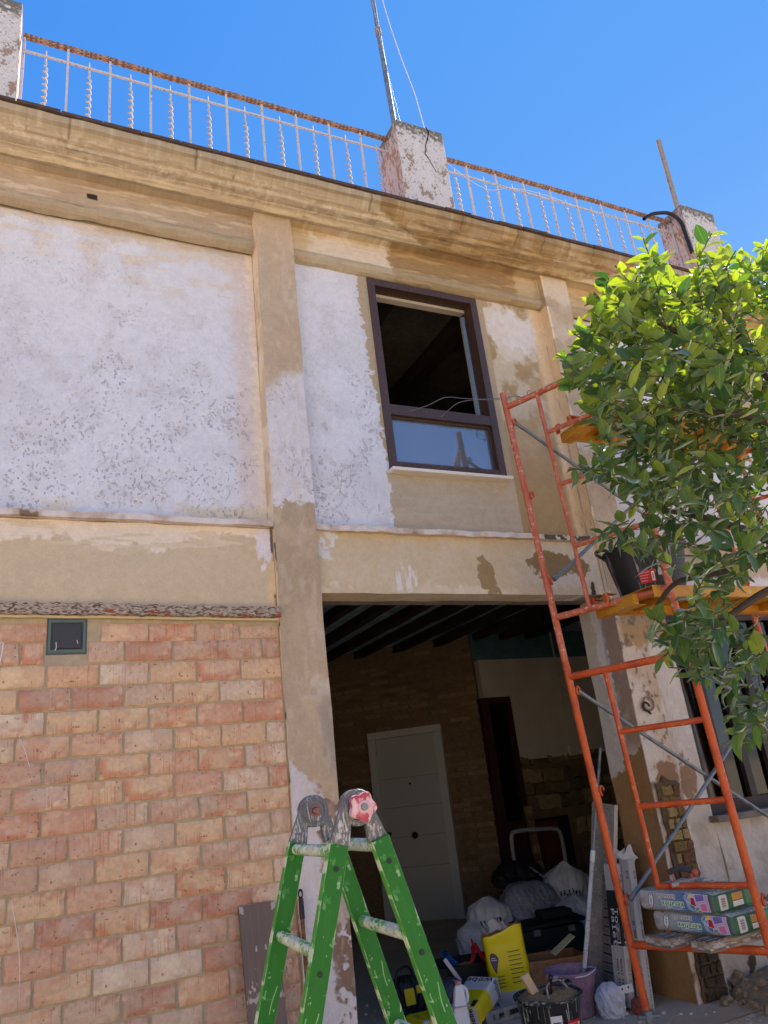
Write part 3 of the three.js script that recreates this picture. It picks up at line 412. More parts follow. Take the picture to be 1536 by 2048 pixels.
  part('conduit', [box(6.70, 6.72, 1.75, 3.36, -4.198, -4.18)], pl, house);
  part('socket_box', rbox(0.09, 0.13, 0.05, 0.006, 2).translate(6.70, 1.76, -4.18), pl, house);
  const dk = mat({ color: rgb(62, 32, 24), roughness: 0.6 }); const d2 = part('dark_door', [box(5.375, 5.49, 0, 2.5, -4.25, -4.13), box(5.76, 5.83, 0, 2.5, -4.22, -4.13), box(5.49, 5.76, 2.42, 2.5, -4.22, -4.132), box(5.49, 5.76, 0.9, 1.0, -4.22, -4.15), box(5.49, 5.76, 0.02, 0.9, -4.20, -4.17)], dk, house); d2.userData.label = 'narrow dark red wooden door in the corner';
  part('pane', box(5.49, 5.76, 1.0, 2.42, -4.19, -4.18), mat({ color: rgb(20, 18, 18), roughness: 0.25 }), d2);
}

// courtyard walls behind and to the left of the viewer: the sunlit surfaces whose warm light reaches the shaded front
{ const cm = mat({ map: rep(tex(512, 512, (u, v) => { const a = fbm(u * 8, v * 8, 5); return mixc([226, 214, 194], [212, 196, 172], a); }), 0.3), roughness: 0.95 });
  const a = thing('courtyard_wall', 'sunlit cream rendered courtyard wall to the left of the viewer', 'wall', [-5.2, 0, 6.2]); part('render', box(-0.15, 0.15, 0, 3.6, -5.6, 5.6), cm, a); part('coping', box(-0.2, 0.2, 3.6, 3.66, -5.65, 5.65), cm, a);
  const b = thing('courtyard_wall', 'sunlit cream rendered courtyard wall behind the viewer', 'wall', [1.6, 0, 12.4]); part('render', box(-6.64, 9, 0, 3.2, -0.15, 0.15), cm, b); part('coping', box(-6.64, 9, 3.2, 3.26, -0.2, 0.2), cm, b); }

// ------------------------------------------------------------------ parapet pillars, railings, masts, cables on the roof
{ const pt = (seed) => tex(512, 1024, (u, v) => { const a = fbm(u * 5 + seed, v * 9, 4), b = fbm(u * 22 + seed, v * 40, 4); let c = mixc([216, 211, 204], [198, 193, 190], a); const pe = sm(0.62, 0.68, b * 0.55 + a * 0.5) * sm(0.9, 0.6, v); c = mixc(c, [150, 126, 104], pe * 0.85); const mo = sm(0.84, 0.99, v + (b - 0.5) * 0.35); c = mixc(c, [98, 92, 80], mo * 0.85); return mixc(c, [120, 106, 92], sm(0.72, 0.77, fbm(u * 34 + seed, v * 60, 3)) * 0.8); });
  const ps = tex(512, 1024, (u, v) => { const a = fbm(u * 5, v * 9 + 50, 4), b = fbm(u * 30 + 9, v * 26, 4); let c = mixc([226, 202, 188], [216, 190, 176], a); const pe = sm(0.5, 0.6, b * 0.6 + a * 0.45) * sm(0.95, 0.7, v); c = mixc(c, [172, 132, 104], pe * 0.85); return mixc(c, [110, 96, 80], sm(0.8, 0.99, v + (b - 0.5) * 0.4) * 0.8); });  // side faces: pinkish sky light painted in, along with peeled render
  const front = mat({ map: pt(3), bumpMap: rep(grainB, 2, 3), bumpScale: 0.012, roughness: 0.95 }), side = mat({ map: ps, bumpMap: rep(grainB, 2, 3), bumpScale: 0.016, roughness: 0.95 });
  const lab = ['peeling white parapet pillar at the top left corner of the house', 'cracked white parapet pillar between the two roof railings', 'white parapet pillar with a black cable, above the lemon tree'];
  [[-0.80, -0.212, 6.90], [2.655, 3.125, 6.855], [5.955, 6.425, 6.86]].forEach(([x0, x1, yt], i) => {
    const t = thing('parapet_pillar', lab[i], 'pillar', [(x0 + x1) / 2, 5.872, 0.04], 'pillars along the roof parapet'), w = x1 - x0, h = yt - 5.872, D = 0.33;
    const g = new RoundedBoxGeometry(w, h, D, 3, 0.012); g.translate(0, h / 2, 0); const p = g.attributes.position; for (let k = 0; k < p.count; k++) if (p.getY(k) > h * 0.7) p.setY(k, p.getY(k) + 0.02 * (fbm(p.getX(k) * 9 + i * 5, p.getZ(k) * 9, 2) - 0.5)); jitter(g, 0.012, 6, i * 4);
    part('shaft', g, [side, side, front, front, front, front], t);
    if (i === 1) { const cr = []; let px = 0.075, py = h + 0.01; const r = rng(4), pts = []; for (let k = 0; k < 12; k++) { pts.push([px, py, D / 2 + 0.001]); py -= 0.045; px += (r() - 0.5) * 0.04 + (k > 6 ? 0.012 : -0.002); } for (let k = 0; k < 11; k++) cr.push(rod(pts[k], pts[k + 1], 0.006 - k * 0.0004, 0.006 - k * 0.0004, 5)); part('crack', cr, darkM, t); }
  });
  function railing(label, x0, x1, n, z, yt, seed, tw0) {
    const t = thing('roof_railing', label, 'railing', [x0, 5.88, z]); const L = x1 - x0, h = yt - 5.88, r = rng(seed);
    part('top_rail', jitter(uvBox(new THREE.BoxGeometry(L, 0.025, 0.036, 40, 1, 1)).translate(L / 2, h, 0), 0.006, 9), rustM, t);
    part('lower_rail', box(0, L, h - 0.150, h - 0.134, -0.006, 0.006), barM, t);
    for (let i = 0; i <= n; i++) { const x = 0.012 + (L - 0.024) * i / n; part('bar', box(x - 0.008, x + 0.008, 0, h - 0.016, -0.008, 0.008), barM, t);
      if (i < n) { const xm = x + (L - 0.024) / n * tw0; const pts = []; const yT = h - 0.165, N = 170; for (let k = 0; k <= N; k++) { const q = k / N, y = yT * q, f = Math.min(1, (1 - q) * 6, q * 12); pts.push(V(xm + 0.0125 * f * Math.cos(y * 105), y, 0.0125 * f * Math.sin(y * 105))); }
        const g = new THREE.TubeGeometry(new THREE.CatmullRomCurve3(pts), 230, 0.0074, 5); const b = part('twisted_bar', [g, rod([xm, yT, 0], [xm, h - 0.085, 0], 0.007, 0.004, 6)], barWhiteM, t); } }
  }
  railing('rusty railing with twisted bars between the left and middle parapet pillars', -0.205, 2.70, 10, 0.03, 6.80, 3, 0.5);
  railing('railing with twisted bars right of the cracked parapet pillar', 3.125, 5.955, 9, 0.03, 6.765, 9, 0.56);
  // masts and cables
  const ma = thing('antenna_mast', 'tall grey antenna mast behind the cracked parapet pillar', 'mast', [2.93, 5.88, -0.2]);
  part('lower_tube', rod([0, 0, 0], [-0.052, 2.62, 0], 0.024, 0.024, 14), galvM, ma); part('upper_tube', rod([-0.052, 2.62, 0], [-0.10, 5.2, 0], 0.02, 0.02, 14), galvM, ma); part('clamp', rod([-0.051, 2.56, 0], [-0.053, 2.66, 0], 0.029, 0.029, 12), rustM, ma);
  const m2 = thing('square_post', 'short weathered square post rising behind the right parapet pillar', 'post', [6.20, 5.88, -0.02]);
  part('tube', rod([-0.02, 0, 0], [0.035, 2.16, 0], 0.032, 0.032, 4), mat({ map: rep(barT, 2), color: rgb(206, 196, 178) }), m2);
  single('antenna_cable', wire([[3.03, 6.86, 0.1], [2.978, 7.365, 0.1], [2.887, 7.826, 0.1], [2.79, 8.504, 0.1], [2.70, 10.9, 0.05]], 0.0042, 60), mat({ color: rgb(212, 196, 214) }), 'pale loose cable hanging from the antenna mast to the cracked pillar', 'cable');
  single('guy_wire', wire([[2.86, 6.87, 0.0], [2.80, 8.2, -0.06], [2.76, 10.6, -0.15]], 0.0025, 20, 5), galvM, 'thin dark guy wire between the antenna mast and the pale cable', 'wire');
  single('black_cable', wire([[5.50, 6.64, 0.09], [5.56, 6.69, 0.10], [5.70, 6.76, 0.10], [5.84, 6.76, 0.14], [5.93, 6.68, 0.16], [5.945, 6.45, 0.17], [5.945, 6.26, 0.18]], 0.018, 60, 8), blackM, 'thick black cable bent over the railing at the right parapet pillar', 'cable');
  single('white_cable', wire([[3.13, 6.74, 0.08], [3.30, 6.62, 0.07], [3.62, 6.50, 0.06], [3.9, 6.60, 0.06], [4.3, 6.64, 0.05], [4.7, 6.60, 0.05]], 0.0018, 50), mat({ color: rgb(222, 214, 220) }), 'thin white cable looped over the right roof railing', 'cable');
}

// ------------------------------------------------------------------ scaffold
function frameParts(root, ox, oz, top, mats) {
  const [mO, mP] = mats, L = (y) => [3.475 - 0.051 * y + ox, y, 0.20 + oz], Rr = (y) => [3.765 - 0.038 * y + ox, y, 0.97 + oz];
  const mix = (y, t, y2 = y) => { const a = L(y), b = Rr(y2); return [a[0] + (b[0] - a[0]) * t, a[1] + (b[1] - a[1]) * t, a[2] + (b[2] - a[2]) * t]; };
  const P = (f, y0, y1, r, m, n) => part(n, rod(f(y0), f(y1), r, r, 14), m, root);
  P(L, 0.13, 2.20, 0.024, mO, 'post'); P(Rr, 0.13, 2.16, 0.024, mO, 'post');
  part('base_jack', [rod(L(0.0), L(0.16), 0.017, 0.017, 10), box(L(0)[0] - 0.07, L(0)[0] + 0.07, 0.004, 0.014, L(0)[2] - 0.07, L(0)[2] + 0.07), rod([L(0.1)[0] - 0.07, 0.10, L(0)[2]], [L(0.1)[0] + 0.07, 0.09, L(0)[2] + 0.02], 0.012, 0.012, 8), rod(L(0.085), L(0.125), 0.032, 0.028, 10)], galvM, root);
  part('base_jack', [rod(Rr(0.0), Rr(0.16), 0.017, 0.017, 10), box(Rr(0)[0] - 0.07, Rr(0)[0] + 0.07, 0.004, 0.014, Rr(0)[2] - 0.07, Rr(0)[2] + 0.07)], galvM, root);
  const rung = (y, t0, t1, m, r = 0.018) => part('rung', rod(mix(y, t0), mix(y, t1), r, r, 12), m, root);
  part('top_bar', rod(mix(2.095, 0), mix(2.095, 1), 0.024, 0.024, 14), mO, root); part('bottom_bar', rod(mix(0.475, 0), mix(0.475, 1), 0.024, 0.024, 14), mO, root);
  part('inner_post', rod(mix(2.09, 0.325), mix(0.48, 0.325), 0.0165, 0.0165, 12), mO, root);
  for (const y of [1.70, 1.25, 0.80]) rung(y, 0.325, 1, mO);
  part('pin', [rod([L(2.15)[0] - 0.035, 2.15, L(0)[2] + 0.01], [L(2.15)[0] + 0.035, 2.15, L(0)[2]], 0.007, 0.007, 6)], rustM, root);
  if (top) {
    P(L, 2.18, 4.27, 0.0235, mP, 'post'); P(Rr, 2.14, 4.22, 0.0235, mP, 'post'); part('bottom_bar', rod(mix(2.505, 0), mix(2.505, 1), 0.023, 0.023, 14), mP, root);
    part('top_bar', rod(mix(4.145, 0), mix(4.145, 1), 0.023, 0.023, 14), mP, root); part('inner_post', rod(mix(4.14, 0.325), mix(2.51, 0.325), 0.016, 0.016, 12), mP, root);
    for (const y of [3.82, 3.41, 2.95]) rung(y, 0.325, 1, mP, 0.017);
  }
  const hook = (f, y, s) => part('brace_hook', [new THREE.TorusGeometry(0.028, 0.008, 6, 14, 4.4).rotateY(0.5).translate(f(y)[0] + 0.045, y, f(y)[2] + 0.01 * s), rod([f(y)[0] + 0.03, y - 0.09, f(y)[2]], [f(y)[0] + 0.025, y, f(y)[2]], 0.008, 0.008, 6)], mO, root);
  for (const y of [2.0, 0.72, 1.36]) hook(L, y, 1); for (const y of [2.0, 0.72]) hook(Rr, y, 1); if (top) { for (const y of [4.02, 2.77, 3.42]) hook(L, y, 1); }
  return [L, Rr];
}
const scaf = thing('scaffold', 'orange tube scaffold with ladder frames standing before the open bay', 'scaffold', [0, 0, 0]);
{ const [L1, R1] = frameParts(scaf, 0, 0, true, [orangeM, orangePinkM]); const [L2, R2] = frameParts(scaf, 1.98, 0, true, [orangeM, orangePinkM]);
  const br = (a, b) => { const e = 0.04, A = [a[0] + 0.04, a[1], a[2] + 0.012], B = [b[0] - 0.04, b[1], b[2] + 0.012]; const q = (t) => A.map((v, i) => v + (B[i] - v) * t); part('brace', [rod(q(0.03), q(0.97), 0.0135, 0.0135, 10), (() => { const g = rod(q(-0.0), q(0.045), 0.016, 0.014, 8); return g; })()], galvM, scaf); };
  const dz = (p, d) => [p[0], p[1], p[2] + d];
  br(L1(2.0), L2(0.72)); br(dz(L1(0.72), 0.03), dz(L2(2.0), 0.03)); br(L1(4.02), L2(2.77)); br(dz(L1(2.77), 0.03), dz(L2(4.02), 0.03)); br(R1(2.0), R2(0.72)); br(dz(R1(0.72), 0.03), dz(R2(2.0), 0.03)); }
function deck(label, y, x0) {
  const t = thing('scaffold_deck', label, 'scaffold deck', [x0, y, 0.68], 'steel decks hooked on the scaffold'); const L = 1.96, w = 0.25;
  part('side_channel', [box(0.02, L, -0.075, 0, w - 0.003, w), box(0.02, L, -0.075, -0.072, w - 0.03, w - 0.003)], deckM, t); part('side_channel', [box(0.02, L, -0.075, 0, -w, -w + 0.003), box(0.02, L, -0.075, -0.072, -w + 0.003, -w + 0.03)], deckM, t);
  part('tread_plate', box(0.02, L, -0.004, 0.0, -w + 0.003, w - 0.003), deckM, t); for (let i = 0; i < 4; i++) part('stiffener', box(0.3 + i * 0.42, 0.34 + i * 0.42, -0.05, -0.006, -w + 0.004, w - 0.004), deckM, t);
  part('end_plate', [box(-0.02, 0.018, -0.09, -0.02, -w - 0.01, w - 0.14), box(-0.025, 0.07, -0.092, -0.088, -w - 0.01, w - 0.14)], deckM, t);
  for (const z of [-w + 0.02, -w + 0.16]) part('hook', [box(-0.062, -0.054, -0.035, 0.04, z - 0.02, z + 0.02), box(-0.054, 0.02, 0.028, 0.036, z - 0.02, z + 0.02)], mat({ map: rep(orangeT, 2), color: rgb(255, 236, 180) }), t);
}
deck('yellow steel scaffold deck carrying the black tub', 2.535, 3.545);
deck('yellow steel scaffold deck on the upper tier behind the leaves', 3.86, 3.56);

// black rubber tubs
function tub(t, r0, r1, h, m) { part('body', uvScale(new THREE.LatheGeometry([[0, 0], [r0, 0], [r0 + 0.01, 0.01], [r1 - 0.006, h - 0.02], [r1 + 0.008, h - 0.012], [r1 + 0.01, h], [r1 - 0.002, h], [r1 - 0.014, h - 0.02], [r0, 0.02], [0, 0.015]].map(p => new THREE.Vector2(...p)), 40), 1.4, 0.5), m, t);
  for (const s of [-1, 1]) part('handle', wire([[s * (r1 - 0.01), h - 0.02, -0.07], [s * (r1 + 0.035), h + 0.005, -0.06], [s * (r1 + 0.06), h + 0.012, 0], [s * (r1 + 0.035), h + 0.005, 0.06], [s * (r1 - 0.01), h - 0.02, 0.07]], 0.012, 20, 8), m, t); }
function uvScale(g, a, b) { const u = g.attributes.uv; for (let i = 0; i < u.count; i++) u.setXY(i, u.getX(i) * a, u.getY(i) * b); return g; }
function curvedLabel(r0, r1, h, y0, y1, a0, a1, m) {         // patch on a tapered tub
  const n = 8, P = [], UV = [], I = []; for (let i = 0; i <= n; i++) for (let j = 0; j <= 1; j++) { const a = a0 + (a1 - a0) * i / n, y = y0 + (y1 - y0) * j, r = r0 + (r1 - r0) * y / h + 0.0115; P.push(Math.sin(a) * r, y, Math.cos(a) * r); UV.push(i / n, j); }
  for (let i = 0; i < n; i++) I.push(i * 2, i * 2 + 2, i * 2 + 1, i * 2 + 1, i * 2 + 2, i * 2 + 3); const g = new THREE.BufferGeometry(); g.setAttribute('position', new THREE.Float32BufferAttribute(P, 3)); g.setAttribute('uv', new THREE.Float32BufferAttribute(UV, 2)); g.setIndex(I); g.computeVertexNormals(); return g;
}
const redLabel = mat({ roughness: 0.5 });
redLabel.map = canvasTex(256, 128, (c, w, h) => { c.fillStyle = '#c01218'; c.fillRect(0, 0, w, h); c.fillStyle = '#e9a0a0'; for (let i = 0; i < 4; i++) for (let k = 0; k < 9 - i; k++) c.fillRect(10 + k * 18, 20 + i * 26, 13, 8); c.fillStyle = '#e8e0d0'; c.fillRect(196, 24, 46, 90); c.fillStyle = '#222'; for (let i = 0; i < 8; i++) c.fillRect(204, 36 + i * 8, 28, 3 + (i % 3)); });
const greyLabel = mat({ map: canvasTex(128, 128, (c, w, h) => { c.fillStyle = '#a8a4a8'; c.fillRect(0, 0, w, h); c.fillStyle = '#77737a'; for (let i = 0; i < 14; i++) c.fillRect((i * 53) % 110, (i * 37) % 118, 8, 4); }) }), whiteLabel = mat({ map: canvasTex(128, 192, (c, w, h) => { c.fillStyle = '#d8d4d8'; c.fillRect(0, 0, w, h); c.fillStyle = '#333'; c.fillRect(20, 44, 90, 10); for (let i = 0; i < 16; i++) c.fillRect(22 + i * 5.4, 80, 2 + (i % 3), 100); }) });
{ const t = thing('black_tub', 'black rubber tub with a red label on the scaffold deck', 'tub', [3.88, 2.537, 0.62]); tub(t, 0.20, 0.275, 0.34, rubberM); t.rotation.y = -0.35;
  part('label', curvedLabel(0.20, 0.275, 0.34, 0.06, 0.145, -0.72, -0.28, redLabel), redLabel, t); part('label', curvedLabel(0.20, 0.275, 0.34, 0.10, 0.20, -0.2, 0.2, greyLabel), greyLabel, t); }

// planks and adhesive bags on the lower bar
const woodT = tex(512, 256, (u, v) => { const a = fbm(u * 6, v * 50, 4), b = fbm(u * 3, v * 12 + 7, 3), s = fbm(u * 30, v * 30, 3); let c = mixc([146, 128, 110], [122, 106, 92], sm(0.35, 0.7, a)); c = mixc(c, [166, 152, 138], sm(0.55, 0.68, b)); return mixc(c, [206, 198, 188], sm(0.64, 0.72, s) * 0.7); });
const oldWood = mat({ map: rep(woodT, 1, 3), bumpMap: rep(grainB, 1, 5), bumpScale: 0.008, roughness: 0.95 });
function plank(label, x, z, w, L, rot, y = 0.499) { const t = thing('wooden_plank', label, 'plank', [x, y, z], 'planks on the lower scaffold bar'); t.rotation.y = rot; part('board', jitter(uvBox(new THREE.BoxGeometry(L, 0.055, w, 40, 3, 12).translate(L / 2, 0.0275, 0)), 0.005, 22, z * 20), oldWood, t);
  const g = []; const r = rng(Math.floor(z * 100)); for (let k = 0; k < 4; k++) g.push(box(-0.004, 0.05 + r() * 0.08, 0.0535, 0.0562, -w * 0.4 + k * w * 0.25, -w * 0.4 + k * w * 0.25 + 0.006)); part('split', g, darkM, t); return t; }
plank('weathered wooden plank nearest the wall on the lower scaffold bar', 3.40, 0.50, 0.20, 2.05, 0.01);
plank('dark wooden plank nearest the viewer on the lower scaffold bar', 3.45, 0.775, 0.135, 2.05, 0.01);
{ const printT = canvasTex(1024, 220, (c, w, h) => {
    c.save(); c.translate(w, h); c.rotate(Math.PI);             // the bag lies upside down
    const g = c.createLinearGradient(0, 0, w, 0); g.addColorStop(0, '#2a5a96'); g.addColorStop(0.42, '#5f80a8'); g.addColorStop(0.75, '#a0a4aa'); g.addColorStop(1, '#b4b0aa'); c.fillStyle = g; c.fillRect(0, 0, w, h);
    c.fillStyle = '#4d5f58'; c.fillRect(0, 0, 90, h);
    const poly = (col, p) => { c.fillStyle = col; c.beginPath(); p.forEach(([x, y], i) => i ? c.lineTo(x, y) : c.moveTo(x, y)); c.closePath(); c.fill(); c.strokeStyle = '#e8e4ea'; c.lineWidth = 5; c.stroke(); };
    c.strokeStyle = '#dfe8ee'; c.lineWidth = 6; for (const [x, y, r] of [[250, 100, 96], [250, 100, 80], [250, 100, 64], [306, 160, 60], [306, 160, 44]]) { c.beginPath(); c.arc(x, y, r, 0, 7); c.stroke(); }
    poly('#c8a8c8', [[60, 20], [240, 14], [270, 210], [70, 206]]); poly('#d87aa4', [[86, 30], [170, 20], [186, 100], [100, 120]]); poly('#7c70b0', [[110, 140], [220, 120], [236, 205], [116, 208]]); poly('#b8283c', [[226, 70], [300, 90], [286, 180], [240, 160]]); poly('#e4d06a', [[250, 170], [320, 160], [310, 206], [262, 210]]); poly('#6fa08c', [[190, 20], [250, 20], [250, 66], [196, 76]]); poly('#c23040', [[176, 8], [226, 8], [220, 30], [180, 30]]);
    c.font = 'bold 74px sans-serif'; c.lineWidth = 14; c.strokeStyle = '#e4f0dc'; c.lineJoin = 'round'; c.strokeText('Keraflex', 390, 108); c.fillStyle = '#2f7a2c'; c.fillText('Keraflex', 390, 108);
    c.font = 'bold 66px sans-serif'; c.lineWidth = 10; c.strokeStyle = '#e8e2da'; c.strokeText('Extra S1', 490, 186); c.fillStyle = '#94806c'; c.fillText('Extra S1', 490, 186);
    c.fillStyle = '#d8dee4'; c.fillRect(400, 22, 260, 6); c.fillRect(420, 38, 240, 6);
    c.save(); c.translate(838, 110); c.rotate(-1.35); c.fillStyle = '#f2f0ee'; c.strokeStyle = '#3c4654'; c.lineWidth = 9; c.beginPath(); c.ellipse(0, 0, 92, 34, 0, 0, 7); c.fill(); c.stroke(); c.fillStyle = '#2c3440'; c.font = 'bold 38px sans-serif'; c.fillText('BLANCO', -78, 14); c.restore();
    c.fillStyle = '#7c7c80'; for (let i = 0; i < 14; i++) c.fillRect(926 + i * 4.6, 70, 2 + (i % 2), 62); c.restore(); });
  const endT = canvasTex(512, 220, (c, w, h) => { c.fillStyle = '#245a34'; c.fillRect(0, 0, w, h); c.fillStyle = '#c8c0b8'; c.beginPath(); c.roundRect ? c.roundRect(40, 20, 90, 170, 16) : c.rect(40, 20, 90, 170); c.fill(); c.fillStyle = '#3a2c2c'; for (let i = 0; i < 14; i++) c.fillRect(64, 50 + i * 8, 44, 2 + (i % 3) * 2); c.fillStyle = '#cf8a20'; c.fillRect(190, 30, 120, 80); c.fillStyle = '#e0d8c8'; c.fillRect(190, 120, 120, 60); c.fillStyle = '#3b7a48'; c.fillRect(340, 0, 172, h); });
  const topT = tex(256, 256, (u, v) => { const a = fbm(u * 9, v * 9, 4), b = fbm(u * 40, v * 40, 3); return mixc(mixc([158, 154, 144], [116, 124, 112], a), [200, 196, 186], sm(0.6, 0.7, b)); });
  const pm = mat({ map: printT, roughness: 0.5 }), em = mat({ map: endT, roughness: 0.5 }), tm = mat({ map: topT, roughness: 0.8 });
  function bag(label, pos, ry, rz, seed) { const t = thing('adhesive_bag', label, 'bag', pos, 'bags of tile adhesive on the planks'); t.rotation.set(0, ry, rz); const g = new RoundedBoxGeometry(0.40, 0.112, 0.57, 7, 0.034); const p = g.attributes.position; for (let i = 0; i < p.count; i++) { const x = p.getX(i), y = p.getY(i), z = p.getZ(i); const q = fbm(x * 9 + seed, z * 8, 3) - 0.5; p.setXYZ(i, x + 0.010 * (fbm(y * 20 + seed, z * 9, 2) - 0.5), y + (y > 0 ? 0.022 * q : 0.004 * q) + 0.006 * Math.cos(z * 5), z + 0.012 * (fbm(x * 9, y * 16 + seed, 2) - 0.5)); } g.computeVertexNormals(); g.translate(0, 0.056, 0); part('sack', g, [em, pm, tm, tm, em, em], t); }
  bag('lower bag of tile adhesive with a coloured print on the planks', [3.735, 0.555, 0.63], 0.10, 0.0, 3); bag('upper bag of tile adhesive with a trowel lying on it', [3.70, 0.668, 0.575], 0.08, 0.005, 8); }
{ const t = thing('notched_trowel', 'plastering trowel with a grey and red handle on the bags', 'trowel', [3.69, 0.791, 0.52]); t.rotation.y = 0.15;
  part('blade', rbox(0.13, 0.004, 0.30, 0.0015).translate(0, 0.004, -0.03), mat({ map: rep(alT, 2), roughness: 0.5, metalness: 0.4 }), t); part('tang', [rod([0, 0.005, -0.08], [0, 0.065, -0.09], 0.006, 0.006, 8), rod([0, 0.005, 0.06], [0, 0.06, 0.05], 0.006, 0.006, 8)], mat({ color: rgb(220, 130, 120) }), t);
  part('grip', wire([[0, 0.062, -0.11], [0, 0.078, -0.06], [0, 0.086, 0.0], [0, 0.076, 0.05], [0, 0.066, 0.075]], 0.017, 24, 10), mat({ color: rgb(74, 76, 80) }), t); part('grip_end', [new THREE.SphereGeometry(0.019, 12, 8).translate(0, 0.064, 0.078), new THREE.SphereGeometry(0.017, 12, 8).translate(0, 0.06, -0.112)], mat({ color: rgb(206, 84, 80) }), t);
  const s = thing('putty_scraper', 'small scraper with a red handle end on the upper bag', 'scraper', [3.535, 0.791, 0.56]); part('handle', rod([0.0, 0.016, 0], [0.12, 0.016, 0.05], 0.013, 0.010, 10), mat({ color: rgb(176, 164, 150) }), s); part('cap', rod([-0.012, 0.016, -0.005], [0.0, 0.016, 0], 0.015, 0.015, 12), mat({ color: rgb(196, 52, 62) }), s); part('blade', rbox(0.09, 0.003, 0.075, 0.001).translate(0.16, 0.012, 0.062), alM, s);
  const g = []; const r = rng(12); for (let i = 0; i < 14; i++) g.push(jitter(rbox(0.02 + r() * 0.05, 0.006 + r() * 0.008, 0.02 + r() * 0.04, 0.002), 0.01, 60, i).rotateY(r() * 3).translate(3.62 + r() * 0.22, 0.795 + r() * 0.006, 0.40 + r() * 0.24)); const q = single('plaster_crumbs', g, mat({ color: rgb(186, 180, 168) }), 'dried plaster crumbs scattered on the upper bag', 'plaster crumbs'); q.userData.kind = 'stuff'; }
// tying wire from the scaffold to the window
{ const r = rng(41), k = []; for (let i = 0; i < 26; i++) { const a = i * 0.9; k.push([3.40 + i * 0.008 + 0.02 * Math.sin(a), 4.275 + 0.025 * Math.cos(a * 1.2), 0.13 + 0.05 * Math.sin(a * 0.7) + i * 0.006]); }
  single('tie_wire', [wire([[2.60, 4.19, -0.09], [2.72, 4.22, -0.02], [2.83, 4.26, 0.05], [2.99, 4.255, 0.08], [3.16, 4.262, 0.10], [3.30, 4.28, 0.12], ...k], 0.0028, 260, 5), wire([[2.86, 4.17, -0.1], [2.94, 4.23, 0.04], [3.08, 4.25, 0.09], [3.24, 4.265, 0.1], [3.36, 4.27, 0.15]], 0.0028, 60, 5)], mat({ color: rgb(120, 122, 124), metalness: 0.5, roughness: 0.5 }), 'tangled tie wire from the scaffold top to the upper window', 'wire'); }
{ const t = thing('wire_coil', 'rusty coil of iron wire fixed to the right pilaster', 'iron ring', [4.20, 1.90, 0.012]); part('ring', new THREE.TorusGeometry(0.048, 0.007, 8, 24), rustM, t); part('hook', [new THREE.TorusGeometry(0.03, 0.008, 6, 18, 5).translate(-0.035, -0.02, 0.004), rod([-0.02, -0.05, 0], [0.0, -0.075, 0.0], 0.01, 0.006, 6)], darkM, t); }

